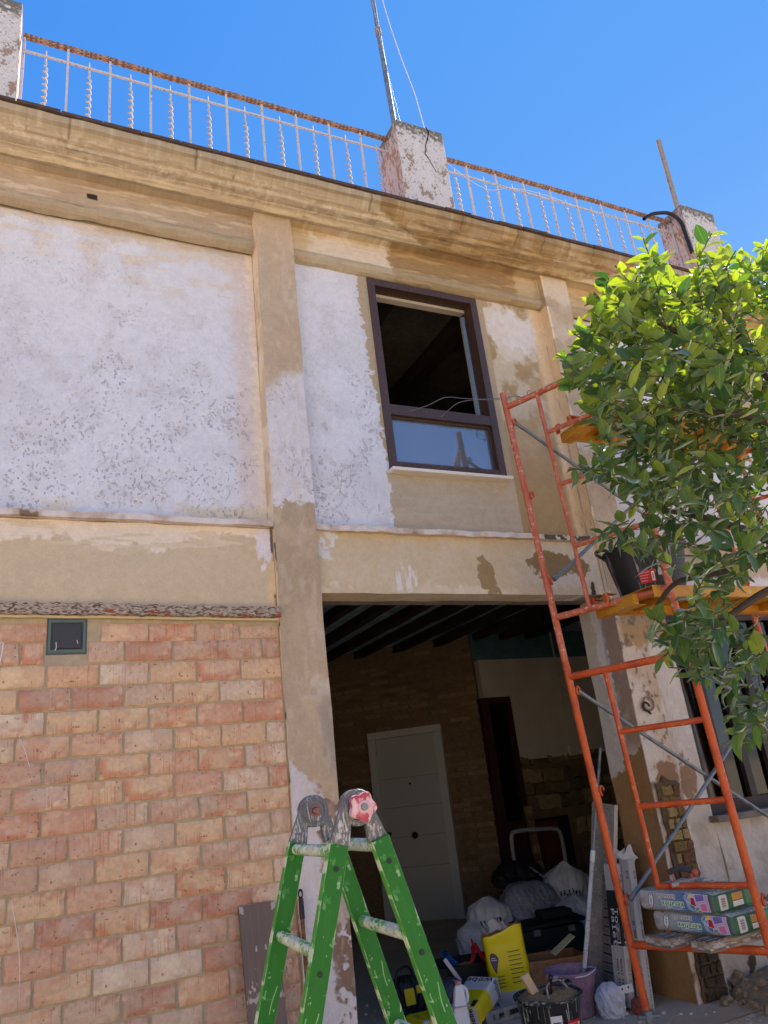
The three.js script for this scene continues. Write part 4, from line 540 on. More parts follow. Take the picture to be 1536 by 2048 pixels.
// ------------------------------------------------------------------ green folding ladder
{ const lad = thing('folding_ladder', 'green folding ladder splashed with plaster, standing open in front', 'ladder', [0.742, 0, 2.43]); const greenEdgeM = mat({ map: rep(spat([64, 136, 40], [96, 152, 60], [214, 214, 190], 0.47, 9, 52), 4), roughness: 0.7 }); const ZF = 0.17, ZB = -0.17, H = 1.475;
  const leg = (z, s, x) => { const sl = s < 0 ? 0.283 : 0.292, x0 = s * 0.052, y0 = 1.402, y1 = 0.0, x1 = x0 + s * sl * (y0 - y1); const L = Math.hypot(x1 - x0, y0 - y1); const g = uvBox(new RoundedBoxGeometry(0.047, L, 0.026, 2, 0.004)); g.rotateZ(Math.atan2(x1 - x0, y0 - y1)); g.translate((x0 + x1) / 2 + x, (y0 + y1) / 2, z); const o = part('stile', g, [greenEdgeM, greenEdgeM, greenM, greenM, greenM, greenM], lad); return (y) => x + x0 + s * sl * (y0 - y); };
  const hingeM = mat({ map: rep(splashT('rgb(96,97,100)', '196,192,188', 15, 520), 4, 2), roughness: 0.5, metalness: 0.25 }); const xo = 0.012, fl = leg(ZF, -1, 0), fr = leg(ZF, 1, 0), bl = leg(ZB, -1, xo), brr = leg(ZB, 1, xo);
  for (const y of [1.385, 1.185, 0.93, 0.67, 0.41, 0.16]) { part('rung', jitter(rod([fl(y), y, ZF - 0.01], [bl(y), y, ZB + 0.01], 0.0145, 0.0145, 12), 0.003, 60), greenHeavyM, lad); part('rung', jitter(rod([fr(y), y, ZF - 0.01], [brr(y), y, ZB + 0.01], 0.0155, 0.0155, 12), 0.003, 60), greenHeavyM, lad);
    part('rivet', [fl, fr].map((f, i) => new THREE.CylinderGeometry(0.006, 0.006, 0.003, 10).rotateX(1.571).translate(f(y - 0.035), y - 0.035, ZF + 0.0142)), blackM, lad); }
  for (const [z, x, knob] of [[ZF, 0, true], [ZB, xo, false]]) {
    const arm = (s, zz) => { const sh = new THREE.Shape(); const q = [[0.0745, -0.068]]; for (let k = 0; k <= 22; k++) { const an = 0.25 + k / 22 * 5.05; q.push([0.040 * Math.cos(an), 0.040 * Math.sin(an)]); } q.push([0.0295, -0.0815]); q.forEach((p, i) => i ? sh.lineTo(p[0] * s, p[1]) : sh.moveTo(p[0] * s, p[1])); const g = new THREE.ExtrudeGeometry(sh, { depth: 0.012, bevelEnabled: true, bevelSize: 0.0015, bevelThickness: 0.0015, bevelSegments: 1, curveSegments: 20 }); g.translate(x, H, zz); return g; };
    part('hinge', [uvBox(arm(-1, z + 0.002)), uvBox(arm(1, z - 0.014)), uvBox(new THREE.CylinderGeometry(0.0365, 0.0365, 0.03, 28).rotateX(1.571).translate(x, H, z + 0.002)), uvBox(new THREE.TorusGeometry(0.03, 0.003, 6, 28).translate(x, H, z + 0.0175))], hingeM, lad);
    if (knob) { const sh = new THREE.Shape(); const n = 96; for (let i = 0; i <= n; i++) { const a = i / n * 6.2832, r = 0.0285 + 0.0036 * Math.cos(a * 5 + 0.6); i ? sh.lineTo(r * Math.cos(a), r * Math.sin(a)) : sh.moveTo(r * Math.cos(a), r * Math.sin(a)); } const g = new THREE.ExtrudeGeometry(sh, { depth: 0.014, bevelEnabled: true, bevelSize: 0.003, bevelThickness: 0.003, bevelSegments: 2 }); g.translate(x + 0.006, H, z + 0.02);
      const k = part('hinge_knob', uvBox(g), mat({ map: rep(spat([164, 56, 72], [190, 112, 120], [216, 190, 190], 0.36, 9, 33), 6), roughness: 0.5 }), lad); part('bolt', [new THREE.CylinderGeometry(0.008, 0.008, 0.012, 16).rotateX(1.571).translate(x + 0.006, H, z + 0.038)], galvM, k); part('washer', new THREE.TorusGeometry(0.011, 0.004, 8, 20).translate(x + 0.006, H, z + 0.037), mat({ color: rgb(208, 170, 170) }), k); }
    else { part('bolt', [new THREE.CylinderGeometry(0.007, 0.009, 0.02, 16).rotateX(1.571).translate(x, H, z + 0.025), new THREE.TorusGeometry(0.0125, 0.003, 8, 20).translate(x, H, z + 0.019)], mat({ color: rgb(150, 104, 98), metalness: 0.3 }), lad); }
  } }

// ------------------------------------------------------------------ things in and before the opening
function blob(rx, ry, rz, seed, fold = 0.16, tie = 0, nu = 110, nv = 70) {          // slumped sack with folds, flat underneath
  const g = new THREE.SphereGeometry(1, nu, nv), p = g.attributes.position;
  for (let i = 0; i < p.count; i++) {
    let x = p.getX(i), y = p.getY(i), z = p.getZ(i); const a = Math.atan2(z, x), n = Math.abs(fbm(x * 2.2 + seed, y * 2.2 + z * 2.2 + seed * 3, 4) - 0.5) * 2, n2 = fbm(x * 1.1 + seed * 7, z * 1.1 + y, 3) - 0.5, rd = Math.abs(Math.sin(a * 5 + y * 3 + n * 5 + seed));
    const cr = Math.abs(fbm(x * 5 + seed * 2, y * 4 + z * 5 + seed, 4) - 0.5) * 2, cr2 = Math.abs(fbm(z * 9 + y * 6 + seed, x * 10 - y * 5, 3) - 0.5) * 2; let k = 1 + 0.35 * n2 - fold * n * 1.4 - fold * 0.9 * Math.sqrt(cr) * 0.6 - fold * 0.35 * Math.sqrt(cr2) + fold * 0.3 * rd * (tie ? sm(0.2, 0.9, y) : 0.3); const q = Math.abs(y) ** 0.8 * Math.sign(y); let yy = q; if (yy < -0.55) yy = -0.55 + (yy + 0.55) * 0.1;
    let hx = x * k, hz = z * k; if (tie && y > 0.72) { const t = sm(0.72, 0.95, y); hx *= 1 - 0.55 * t; hz *= 1 - 0.55 * t; yy += t * tie; }
    p.setXYZ(i, hx * rx, (yy + 0.555) / 1.555 * ry * 1.0 * (1 + 0.2 * n2), hz * rz);
  }
  g.computeVertexNormals(); return g;
}
{ const sackM = mat({ map: rep(tex(256, 256, (u, v) => { const w = (Math.sin(u * 400) + Math.sin(v * 400)) * 5; const a = fbm(u * 7, v * 7, 4); return grey(218 + w + (a - 0.5) * 40); }), 2), roughness: 0.7 }), sackGM = mat({ color: rgb(190, 190, 202), roughness: 0.45, map: rep(grain, 1) });
  const inkM = mat({ color: rgb(40, 40, 44), roughness: 0.7 });
  const sk = (label, pos, dims, seed, m, tie, print) => { const t = thing('rubble_sack', label, 'sack', pos, 'sacks of rubble on the floor inside'); part('bag', blob(...dims, seed, 0.18, tie), m, t); if (print) { const g = []; const r = rng(seed); for (let k = 0; k < 7; k++) { const q = []; for (let j = 0; j < 4; j++) q.push([-0.11 + k * 0.03 + r() * 0.02, dims[1] * (0.52 + r() * 0.14), dims[2] * (0.86 + 0.02 * r())]); g.push(wire(q, 0.005, 12, 5)); } part('print', g, inkM, t); t.rotation.y = -0.5; } };
  sk('big white rubble sack with black print, left of the pile', [4.22, 0.01, -2.70], [0.27, 0.44, 0.24], 3, sackM, 0.1, true); sk('small pale sack slumped at the left foot of the pile', [3.93, 0.01, -2.62], [0.17, 0.27, 0.17], 8, sackM, 0.05, false);
  sk('smooth grey sack in the middle of the pile', [4.72, 0.01, -2.78], [0.34, 0.52, 0.3], 15, sackGM, 0, false); sk('tall white sack leaning at the right of the pile', [5.28, 0.01, -2.85], [0.30, 0.60, 0.28], 22, sackM, 0.08, true); sk('white sack behind the black toolbox', [4.98, 0.01, -2.35], [0.26, 0.36, 0.22], 31, sackM, 0.05, false);
  single('black_bag', blob(0.32, 0.25, 0.26, 44, 0.26).translate(4.86, 0.44, -3.12), blackM, 'black cloth bag dumped on top of the white sacks', 'bag');
  single('foam_sheet', jitter(new RoundedBoxGeometry(0.42, 0.02, 0.3, 2, 0.006), 0.03, 5).rotateZ(-0.7).rotateY(-0.4).translate(5.12, 0.5, -3.05), sackGM, 'pale folded sheet sticking up behind the black bag', 'sheet'); }
{ const t = thing('metal_frame', 'grey tubular metal frame standing behind the sacks', 'frame', [5.31, 0, -3.3]); part('tube', wire([[-0.33, 0, 0], [-0.33, 0.4, 0], [-0.335, 0.84, 0], [-0.31, 0.93, 0], [-0.24, 0.945, 0], [0, 0.935, 0], [0.24, 0.915, 0], [0.31, 0.89, 0], [0.335, 0.8, 0], [0.33, 0.4, 0], [0.33, 0, 0]], 0.022, 120, 10), mat({ color: rgb(150, 156, 158), roughness: 0.45 }), t);
  single('red_board', rbox(0.42, 0.6, 0.025).rotateX(-0.12).translate(6.02, 0.66, -4.1), mat({ color: rgb(92, 30, 24) }), 'dark red board leaning in the fireplace recess', 'board'); single('carton', rbox(0.36, 0.42, 0.2).translate(5.98, 0.22, -3.85), mat({ color: rgb(150, 112, 70), map: rep(grain, 2) }), 'brown carton below the red board by the fireplace', 'carton');
  single('timber_post', jitter(uvBox(new THREE.BoxGeometry(0.075, 1.15, 0.06, 2, 14, 2)), 0.03, 4).rotateZ(0.06).translate(5.70, 0.585, -3.9), mat({ map: rep(woodT, 2, 1), color: rgb(230, 206, 170) }), 'rough timber post standing beside the fireplace recess', 'post'); }
{ const t = thing('tool_crate', 'open black plastic crate full of hand tools', 'crate', [3.20, 0.008, -1.45]); t.rotation.y = -0.25; const w = 0.5, h = 0.22, d = 0.34;
  part('shell', [box(-w / 2, w / 2, 0, 0.01, -d / 2, d / 2), box(-w / 2, w / 2, 0.012, h, d / 2 - 0.008, d / 2), box(-w / 2, w / 2, 0.012, h, -d / 2, -d / 2 + 0.008), box(-w / 2, -w / 2 + 0.008, 0.012, h, -d / 2 + 0.01, d / 2 - 0.01), box(w / 2 - 0.008, w / 2, 0.012, h, -d / 2 + 0.01, d / 2 - 0.01)], blackM, t); part('rim', [box(-w / 2 - 0.02, w / 2 + 0.02, h, h + 0.014, d / 2 - 0.01, d / 2 + 0.02), box(-w / 2 - 0.02, w / 2 + 0.02, h, h + 0.014, -d / 2 - 0.02, -d / 2 + 0.01), box(-w / 2 - 0.02, -w / 2 + 0.01, h, h + 0.013, -d / 2 + 0.012, d / 2 - 0.012), box(w / 2 - 0.01, w / 2 + 0.02, h, h + 0.013, -d / 2 + 0.012, d / 2 - 0.012)], blackM, t);
  const tl = (n, lab, cat, g, m) => single(n, g, m, lab, cat);
  tl('blue_tool_handle', 'blue tool handle poking out of the black crate', 'tool', wire([[2.95, 0.34, -1.30], [3.0, 0.30, -1.34], [3.06, 0.25, -1.38], [3.16, 0.18, -1.44]], 0.025, 20, 10), mat({ color: rgb(24, 92, 168), roughness: 0.4 }));
  tl('pliers', 'red handled pliers standing in the black crate', 'pliers', [wire([[3.22, 0.20, -1.42], [3.25, 0.27, -1.40], [3.24, 0.33, -1.38]], 0.017, 16, 8), wire([[3.36, 0.19, -1.40], [3.31, 0.27, -1.40], [3.27, 0.34, -1.40]], 0.017, 16, 8), rod([3.255, 0.33, -1.39], [3.24, 0.385, -1.39], 0.012, 0.006, 8)], mat({ color: rgb(196, 42, 44), roughness: 0.45 }));
  tl('wooden_block', 'small wooden block lying among the tools in the crate', 'block', rbox(0.10, 0.05, 0.06).rotateY(0.6).translate(3.14, 0.215, -1.36), mat({ color: rgb(186, 134, 80) }));
  tl('white_scraper', 'white plastic blade leaning in the crate beside the blue handle', 'scraper', rbox(0.03, 0.2, 0.01).rotateZ(0.6).translate(2.99, 0.23, -1.28), whitePlM);
  const o = thing('toolbox', 'large black toolbox with its lid ajar among the sacks', 'toolbox', [4.42, 0.008, -2.08]); o.rotation.y = -0.3; part('body', rbox(0.58, 0.22, 0.34, 0.015, 3).translate(0, 0.112, 0), blackM, o); part('lid', rbox(0.62, 0.035, 0.38, 0.012, 3).rotateZ(0.04).translate(0, 0.25, 0), blackM, o); part('lid_tray', rbox(0.30, 0.07, 0.2, 0.02, 3).translate(0.10, 0.30, -0.05), darkM, o); part('latch', [rbox(0.06, 0.05, 0.015, 0.004, 2).translate(-0.15, 0.2, 0.176), rbox(0.06, 0.05, 0.015, 0.004, 2).translate(0.17, 0.2, 0.176)], mat({ color: rgb(120, 118, 116) }), o);
  single('power_tool', [blob(0.10, 0.12, 0.08, 71, 0.1).translate(3.88, 0.01, -1.62), rod([3.86, 0.06, -1.6], [4.12, 0.09, -1.66], 0.05, 0.04, 14), new THREE.TorusGeometry(0.05, 0.012, 8, 20).translate(4.15, 0.09, -1.6)], mat({ color: rgb(150, 150, 150), roughness: 0.5 }), 'pale grey power tool lying in front of the toolbox', 'power tool');
  const cb = thing('cardboard_box', 'open cardboard box behind the pink bucket', 'box', [3.66, 0.008, -0.98]); cb.rotation.y = -0.35; const cm = mat({ color: rgb(172, 124, 84), map: rep(grain, 2) }); part('wall', [box(-0.22, 0.22, 0, 0.24, 0.14, 0.146), box(-0.22, 0.22, 0, 0.24, -0.146, -0.14), box(-0.22, -0.214, 0, 0.24, -0.139, 0.139), box(0.214, 0.22, 0, 0.24, -0.139, 0.139), box(-0.213, 0.213, 0.002, 0.008, -0.139, 0.139)], cm, cb); part('flap', rbox(0.20, 0.005, 0.13, 0.002).rotateZ(0.55).translate(0.1, 0.30, 0.02), mat({ color: rgb(206, 196, 150) }), cb);
  const tb = thing('tool_bag', 'black bag with yellow panels on the floor behind the ladder', 'bag', [2.62, 0.008, -1.35]); part('bag', blob(0.16, 0.25, 0.14, 91, 0.2), blackM, tb); part('panel', [rbox(0.07, 0.1, 0.008, 0.003).rotateY(-0.4).rotateX(-0.2).translate(-0.03, 0.14, 0.148), rbox(0.05, 0.05, 0.008, 0.003).rotateY(-0.2).rotateX(-0.3).translate(0.06, 0.17, 0.128)], mat({ color: rgb(196, 180, 30) }), tb); part('strap', wire([[-0.1, 0.2, 0.05], [-0.05, 0.29, 0.04], [0.05, 0.29, 0.0], [0.1, 0.19, -0.02]], 0.01, 24, 6), blackM, tb); }
// yellow sacks of mortar
function standBag(t, w, d, h, m, inner, seed) { const nu = 64, nv = 30, P = [], UV = [], I = []; const sq = (a, n) => { const c = Math.cos(a), s = Math.sin(a); return [Math.sign(c) * Math.abs(c) ** n, Math.sign(s) * Math.abs(s) ** n]; };
  const shell = (off, y0, flip) => { const P = [], UV = [], I = []; for (let j = 0; j <= nv; j++) for (let i = 0; i <= nu; i++) { const q = j / nv, a = i / nu * 6.28318 - 2.356, [c, s] = sq(a, 0.5), n = fbm(c * 2 + seed, q * 6 + s * 2, 4) - 0.5, open = sm(0.8, 1, q); const top = h * (1 + 0.10 * (fbm(c * 4 + 9, s * 4 + seed, 3) - 0.5) * open + 0.06 * c * open); const k = 1 + 0.10 * n - 0.06 * Math.abs(Math.sin(q * 9 + seed)) * 0.5; P.push(c * (w / 2 - off) * k * (1 + 0.04 * open), y0 + (top - y0) * q, s * (d / 2 - off) * k * (1 + 0.15 * Math.sin(q * 3.1) + 0.2 * open)); UV.push(i / nu, q); }
    for (let j = 0; j < nv; j++) for (let i = 0; i < nu; i++) { const a = j * (nu + 1) + i, b = a + 1, c = a + nu + 1, e = c + 1; flip ? I.push(a, b, c, b, e, c) : I.push(a, c, b, b, c, e); } const g = new THREE.BufferGeometry(); g.setAttribute('position', new THREE.Float32BufferAttribute(P, 3)); g.setAttribute('uv', new THREE.Float32BufferAttribute(UV, 2)); g.setIndex(I); g.computeVertexNormals(); return g; };
  part('sack', shell(0, 0, false), m, t); part('paper_lining', shell(0.006, h * 0.5, true), inner, t); part('contents', new THREE.CylinderGeometry(d * 0.5, d * 0.5, 0.02, 20).scale(w / d * 0.9, 1, 0.9).translate(0, h * 0.78, 0), mat({ color: rgb(150, 140, 128) }), t); }
{ const T = canvasTex(1024, 512, (c, w, h) => { c.fillStyle = '#e0cc08'; c.fillRect(0, 0, w, h); c.fillStyle = '#c4c2c0'; c.fillRect(0, 470, w, 42); for (const o2 of [0, 512]) { const ox = 0; c.save(); c.translate(o2 + 272, 0); c.scale(-1, 1); c.fillStyle = '#4a3a5c'; c.beginPath(); c.arc(ox + 70 + 0, 190, 46, Math.PI * 0.86, Math.PI * 0.14); c.lineTo(ox + 86, 290); c.closePath(); c.fill(); c.fillStyle = '#b8a8d0'; c.fillRect(ox + 42, 176, 52, 7); c.fillRect(ox + 36, 190, 66, 7);
      c.fillStyle = '#3a3414'; for (let i = 0; i < 4; i++) c.fillRect(ox + 40, 305 + i * 24, 90, 6); for (let i = 0; i < 8; i++) c.fillRect(ox + 148, 150 + i * 30, 84, 6); c.fillStyle = '#a8a04a'; for (let i = 0; i < 4; i++) c.fillRect(ox + 44, 318 + i * 24, 76, 3); for (let i = 0; i < 8; i++) c.fillRect(ox + 152, 162 + i * 30, 70, 3); c.fillStyle = '#bcb8b4'; c.fillRect(ox + 40, 416, 200, 70); c.fillStyle = '#3a3466'; c.fillRect(ox + 14, 478, 22, 34); c.restore(); } });
  T.wrapS = THREE.RepeatWrapping; const ym = mat({ map: T, roughness: 0.45 }), inner = mat({ color: rgb(150, 104, 72), roughness: 0.9 });
  const t = thing('mortar_bag', 'yellow mortar bag standing open with torn paper at its top', 'bag', [3.31, 0.008, -1.0]); t.rotation.set(0.0, -0.48, 0.06); standBag(t, 0.30, 0.13, 0.47, ym, inner, 5); part('torn_flap', [jitter(new THREE.PlaneGeometry(0.12, 0.07, 8, 5), 0.05, 22, 3).translate(-0.02, 0.49, -0.05), jitter(new THREE.PlaneGeometry(0.09, 0.05, 8, 5), 0.05, 22, 9).rotateX(0.7).translate(0.07, 0.47, 0.02)], mat({ color: rgb(176, 172, 168), side: THREE.DoubleSide }), t);
  const l = thing('folded_bag', 'yellow and white paper bag lying folded beside the jerrycan', 'bag', [2.87, 0.012, -0.78]); l.rotation.y = 0.5; const T2 = canvasTex(512, 256, (c, w, h) => { c.fillStyle = '#dcc60a'; c.fillRect(0, 0, w, h); c.fillStyle = '#c6c4c6'; c.fillRect(270, 0, 242, h); c.fillStyle = '#2c2c30'; c.font = 'bold 96px sans-serif'; c.save(); c.translate(430, 236); c.rotate(-Math.PI / 2); c.fillText('weber', -10, 30); c.restore(); c.fillStyle = '#2a2630'; c.fillRect(20, 200, 90, 40); });
  const bg = new RoundedBoxGeometry(0.36, 0.15, 0.24, 6, 0.045); jitter(bg, 0.03, 9, 5); part('sack', bg.rotateZ(0.32).translate(0, 0.12, 0), mat({ map: T2, roughness: 0.5 }), l);
  const y2 = thing('paper_bag', 'flattened yellow bag lying left of the jerrycan', 'bag', [2.55, 0.01, -0.88]); part('sack', jitter(new RoundedBoxGeometry(0.22, 0.08, 0.26, 5, 0.03), 0.03, 11, 2).translate(0, 0.05, 0), mat({ map: T, roughness: 0.5 }), y2);
  single('plastic_sheet', blob(0.16, 0.25, 0.12, 61, 0.3).translate(2.79, 0.008, -0.95), mat({ color: rgb(52, 56, 70), roughness: 0.3 }), 'crumpled dark blue plastic sheet behind the jerrycan', 'plastic sheet');
  single('white_tube', rod([3.0, 0.10, -0.86], [3.14, 0.2, -0.92], 0.014, 0.012, 12), whitePlM, 'short white tube between the folded bag and the standing bag', 'tube'); }
{ const j = thing('jerrycan', 'white plastic jerrycan standing at the threshold', 'jerrycan', [2.60, 0.008, -0.52]); j.rotation.y = -0.35; const g = new RoundedBoxGeometry(0.135, 0.31, 0.10, 6, 0.022), p = g.attributes.position; for (let i = 0; i < p.count; i++) { const y = p.getY(i), t = sm(0.045, 0.155, y); p.setX(i, p.getX(i) * (1 - 0.62 * t) + 0.018 * t); p.setZ(i, p.getZ(i) * (1 - 0.5 * t)); } g.computeVertexNormals(); part('body', g.translate(0, 0.155, 0), whitePlM, j); part('handle', wire([[0.03, 0.30, 0.0], [0.058, 0.28, 0], [0.066, 0.24, 0], [0.056, 0.205, 0]], 0.012, 20, 8), whitePlM, j); part('seam', box(-0.0685, 0.0685, 0.195, 0.199, -0.0515, 0.0515), mat({ color: rgb(176, 176, 180) }), j); part('cap', new THREE.CylinderGeometry(0.021, 0.022, 0.022, 18).translate(0.016, 0.32, 0), mat({ color: rgb(176, 128, 122) }), j);
  const l = thing('spirit_level', 'grey aluminium spirit level lying on edge by the yellow bag', 'spirit level', [3.12, 0.012, -0.70]); l.rotation.y = 0.12; const sh = new THREE.Shape([[-0.26, 0], [0.26, 0], [0.26, 0.075], [-0.26, 0.075]].map(q => new THREE.Vector2(...q))); const hole = (x0, x1) => { const q = new THREE.Path([[x0, 0.02], [x1, 0.02], [x1, 0.056], [x0, 0.056]].map(q => new THREE.Vector2(...q))); sh.holes.push(q); }; hole(-0.21, -0.19); hole(-0.16, -0.11); hole(-0.07, 0.06); hole(0.14, 0.2); part('body', uvBox(new THREE.ExtrudeGeometry(sh, { depth: 0.022, bevelEnabled: true, bevelSize: 0.002, bevelThickness: 0.002, bevelSegments: 1 })), mat({ color: rgb(160, 162, 164), map: rep(grain, 3), roughness: 0.5 }), l); part('vial', [rod([-0.155, 0.038, 0.011], [-0.115, 0.038, 0.011], 0.009, 0.009, 10), box(-0.07, 0.06, 0.02, 0.056, 0.009, 0.013)], darkM, l);
  const bk = thing('pink_bucket', 'dusty pink plastic bucket with a pole standing in it', 'bucket', [3.42, 0.008, -0.43]); part('body', new THREE.LatheGeometry([[0, 0], [0.118, 0], [0.122, 0.008], [0.158, 0.225], [0.172, 0.235], [0.176, 0.262], [0.168, 0.266], [0.152, 0.24], [0.116, 0.02], [0, 0.014]].map(q => new THREE.Vector2(...q)), 48), mat({ color: rgb(168, 132, 158), map: rep(grain, 2), roughness: 0.55 }), bk); part('spout', jitter(rbox(0.06, 0.03, 0.09, 0.01, 3), 0.005, 20).translate(-0.168, 0.25, 0.04), mat({ color: rgb(168, 132, 158) }), bk); part('bail', wire([[0.16, 0.24, -0.05], [0.12, 0.262, 0.12], [-0.02, 0.25, 0.185], [-0.15, 0.24, 0.08]], 0.004, 30, 6), whitePlM, bk);
  const po = thing('telescopic_pole', 'white telescopic pole leaning from the pink bucket to the jamb', 'pole', [3.51, 0.12, -0.45]); const A = [0, 0, 0], B = [0.535, 1.52, 0.02], q = (t) => B.map(v => v * t); part('lower_tube', rod(q(0.06), q(0.52), 0.0155, 0.0155, 12), mat({ map: rep(spat([206, 206, 206], [186, 186, 186], [120, 118, 116], 0.62, 10, 9), 4) }), po); part('upper_tube', rod(q(0.5), q(1), 0.0115, 0.0115, 12), galvM, po); part('collar', rod(q(0.50), q(0.545), 0.019, 0.018, 12), whitePlM, po); part('tool_head', [rod(q(-0.005), q(0.085), 0.026, 0.02, 10), rbox(0.05, 0.03, 0.05, 0.006, 2).translate(0.02, 0.02, 0.02)], alM, po);
  const t = thing('plaster_tub', 'black tub smeared with plaster and filled with sand in front', 'tub', [2.93, 0.005, 0.0]); tub(t, 0.15, 0.197, 0.28, mat({ map: rep(splashT('rgb(26,26,27)', '206,202,196', 9, 620), 1.4, 1.6), roughness: 0.5, bumpMap: rep(grainB, 4), bumpScale: 0.004 })); t.rotation.y = 0.6;
  const sg = new THREE.CircleGeometry(0.19, 40).rotateX(-Math.PI / 2); { const sp = new THREE.SphereGeometry(0.186, 48, 20, 0, 6.2832, 0, 1.5708).scale(1, 0.22, 1); const p = sp.attributes.position; for (let i = 0; i < p.count; i++) p.setY(i, p.getY(i) + 0.03 * (fbm(p.getX(i) * 22, p.getZ(i) * 22, 4) - 0.5)); sp.computeVertexNormals(); part('sand', sp.translate(0, 0.255, 0), mat({ color: rgb(184, 152, 110), map: rep(grain, 3), bumpMap: rep(grainB, 3), bumpScale: 0.01, roughness: 1 }), t); }
  part('label', curvedLabel(0.15, 0.197, 0.28, 0.07, 0.21, -1.22, -0.88, whiteLabel), whiteLabel, t); part('label', curvedLabel(0.15, 0.197, 0.28, 0.09, 0.175, -0.72, -0.2, redLabel), redLabel, t);
  const bo = single('brown_bottle', new THREE.LatheGeometry([[0, 0], [0.03, 0], [0.031, 0.10], [0.012, 0.15], [0.012, 0.19], [0.014, 0.192], [0.013, 0.205], [0, 0.205]].map(q => new THREE.Vector2(...q)), 24).rotateX(0.3).rotateZ(-0.2).translate(2.88, 0.20, 0.02), mat({ color: rgb(48, 26, 18), roughness: 0.2 }), 'dark brown bottle neck sticking out of the sand tub', 'bottle'); single('wood_stake', jitter(rbox(0.05, 0.16, 0.03, 0.004), 0.01, 30).rotateZ(0.5).translate(2.84, 0.33, -0.03), mat({ color: rgb(198, 170, 136) }), 'pale wooden stake end standing in the sand tub', 'stake');
  single('mixing_stick', wire([[2.86, 0.27, 0.11], [2.88, 0.345, 0.08], [2.98, 0.355, 0.06], [3.04, 0.30, 0.06]], 0.007, 30, 6), alM, 'wire tub handle standing up over the sand', 'handle'); }
{ const lean = (o, L, bx, bz, tx, ty, tz) => { o.position.set(bx, 0.008, bz); o.quaternion.setFromUnitVectors(V(0, 1, 0), V(tx - bx, ty, tz - bz).normalize()); return o; };
  const pb = lean(thing('panel_board', 'tall pale panel board leaning against the opening jamb', 'board'), 1.27, 3.80, -0.66, 4.03, 1.245, -0.49); part('sheet', rbox(0.028, 1.27, 0.25, 0.002).translate(0, 0.635, 0), mat({ color: rgb(186, 178, 168), map: rep(grain, 1.5) }), pb); part('edge_strip', rbox(0.03, 1.272, 0.008, 0.002).translate(0, 0.636, 0.13), mat({ color: rgb(206, 198, 184) }), pb);
  const sp = lean(thing('slatted_panel', 'grey slatted panel leaning below the pale board', 'panel'), 0.8, 3.755, -0.48, 3.93, 0.76, -0.44); const smm = mat({ color: rgb(146, 138, 132), map: rep(grain, 2) }); part('back', rbox(0.012, 0.78, 0.20, 0.002).translate(0.01, 0.39, 0), darkM, sp); for (let i = 0; i < 14; i++) part('slat', jitter(rbox(0.014, 0.048, 0.205, 0.003).translate(0, 0.03 + i * 0.0555, 0), 0.004, 20, i), smm, sp);
  const pm = (seed, dark) => mat({ roughness: 0.75, map: canvasTex(256, 1024, (c, w, h) => { c.fillStyle = '#b4aea8'; c.fillRect(0, 0, w, h); const r = rng(seed); for (let i = 0; i < 30; i++) { c.fillStyle = `rgba(90,88,90,${0.05 + r() * 0.15})`; c.fillRect(r() * w, r() * h, 4 + r() * 30, 40 + r() * 160); } for (const x of [0.25, 0.5, 0.75]) { c.fillStyle = 'rgba(80,80,84,0.45)'; c.fillRect(w * x, 0, 4, h); }
    if (dark) { c.fillStyle = '#1c1d22'; c.fillRect(0, 200, w, 400); c.fillStyle = '#d8d8da'; c.save(); c.translate(70, 330); c.rotate(Math.PI / 2); c.font = 'bold 92px monospace'; c.fillText('Palet', 0, 0); c.fillText('Total', 0, -84 + 10); c.restore(); }
    c.fillStyle = '#3a3432'; c.save(); c.translate(w * 0.62, 690); c.rotate(Math.PI / 2); c.font = 'bold 46px sans-serif'; c.fillText(dark ? 'WALL TILES' : 'PASTA BLANCA', 0, 0); if (dark) { c.fillText('WALL TILE', 0, 66); } c.restore(); c.fillStyle = '#77726f'; c.fillRect(150, 80, 60, 60); c.fillRect(150, 440, 70, 120); c.fillStyle = '#b4aea8'; c.fillRect(166, 96, 28, 28); c.fillRect(166, 470, 38, 30); }) });
  const tb = lean(thing('tile_pack', 'wrapped tile pack with a black printed band beside the slats', 'tile pack', [0, 0, 0], 'tile packs leaning on the jamb'), 0.9, 3.715, -0.295, 3.865, 0.9, -0.33); const m1 = pm(5, true); part('pack', jitter(new RoundedBoxGeometry(0.05, 0.86, 0.13, 3, 0.008).translate(0, 0.43, 0), 0.008, 16, 2), m1, tb);
  const t2 = lean(thing('tile_pack', 'white wrapped tile pack with torn top, nearest the scaffold foot', 'tile pack', [0, 0, 0], 'tile packs leaning on the jamb'), 0.9, 3.80, -0.19, 3.93, 0.9, -0.25); part('pack', jitter(new RoundedBoxGeometry(0.06, 0.88, 0.10, 3, 0.01).translate(0, 0.44, 0), 0.014, 14, 7), pm(9, false), t2); part('torn_wrap', [jitter(new THREE.PlaneGeometry(0.12, 0.09, 8, 6), 0.07, 20, 4).rotateY(-0.7).translate(0, 0.90, 0.02), jitter(new THREE.PlaneGeometry(0.1, 0.08, 8, 6), 0.06, 22, 14).rotateY(0.5).translate(0.01, 0.89, -0.02)], mat({ color: rgb(196, 192, 190), side: THREE.DoubleSide }), t2);
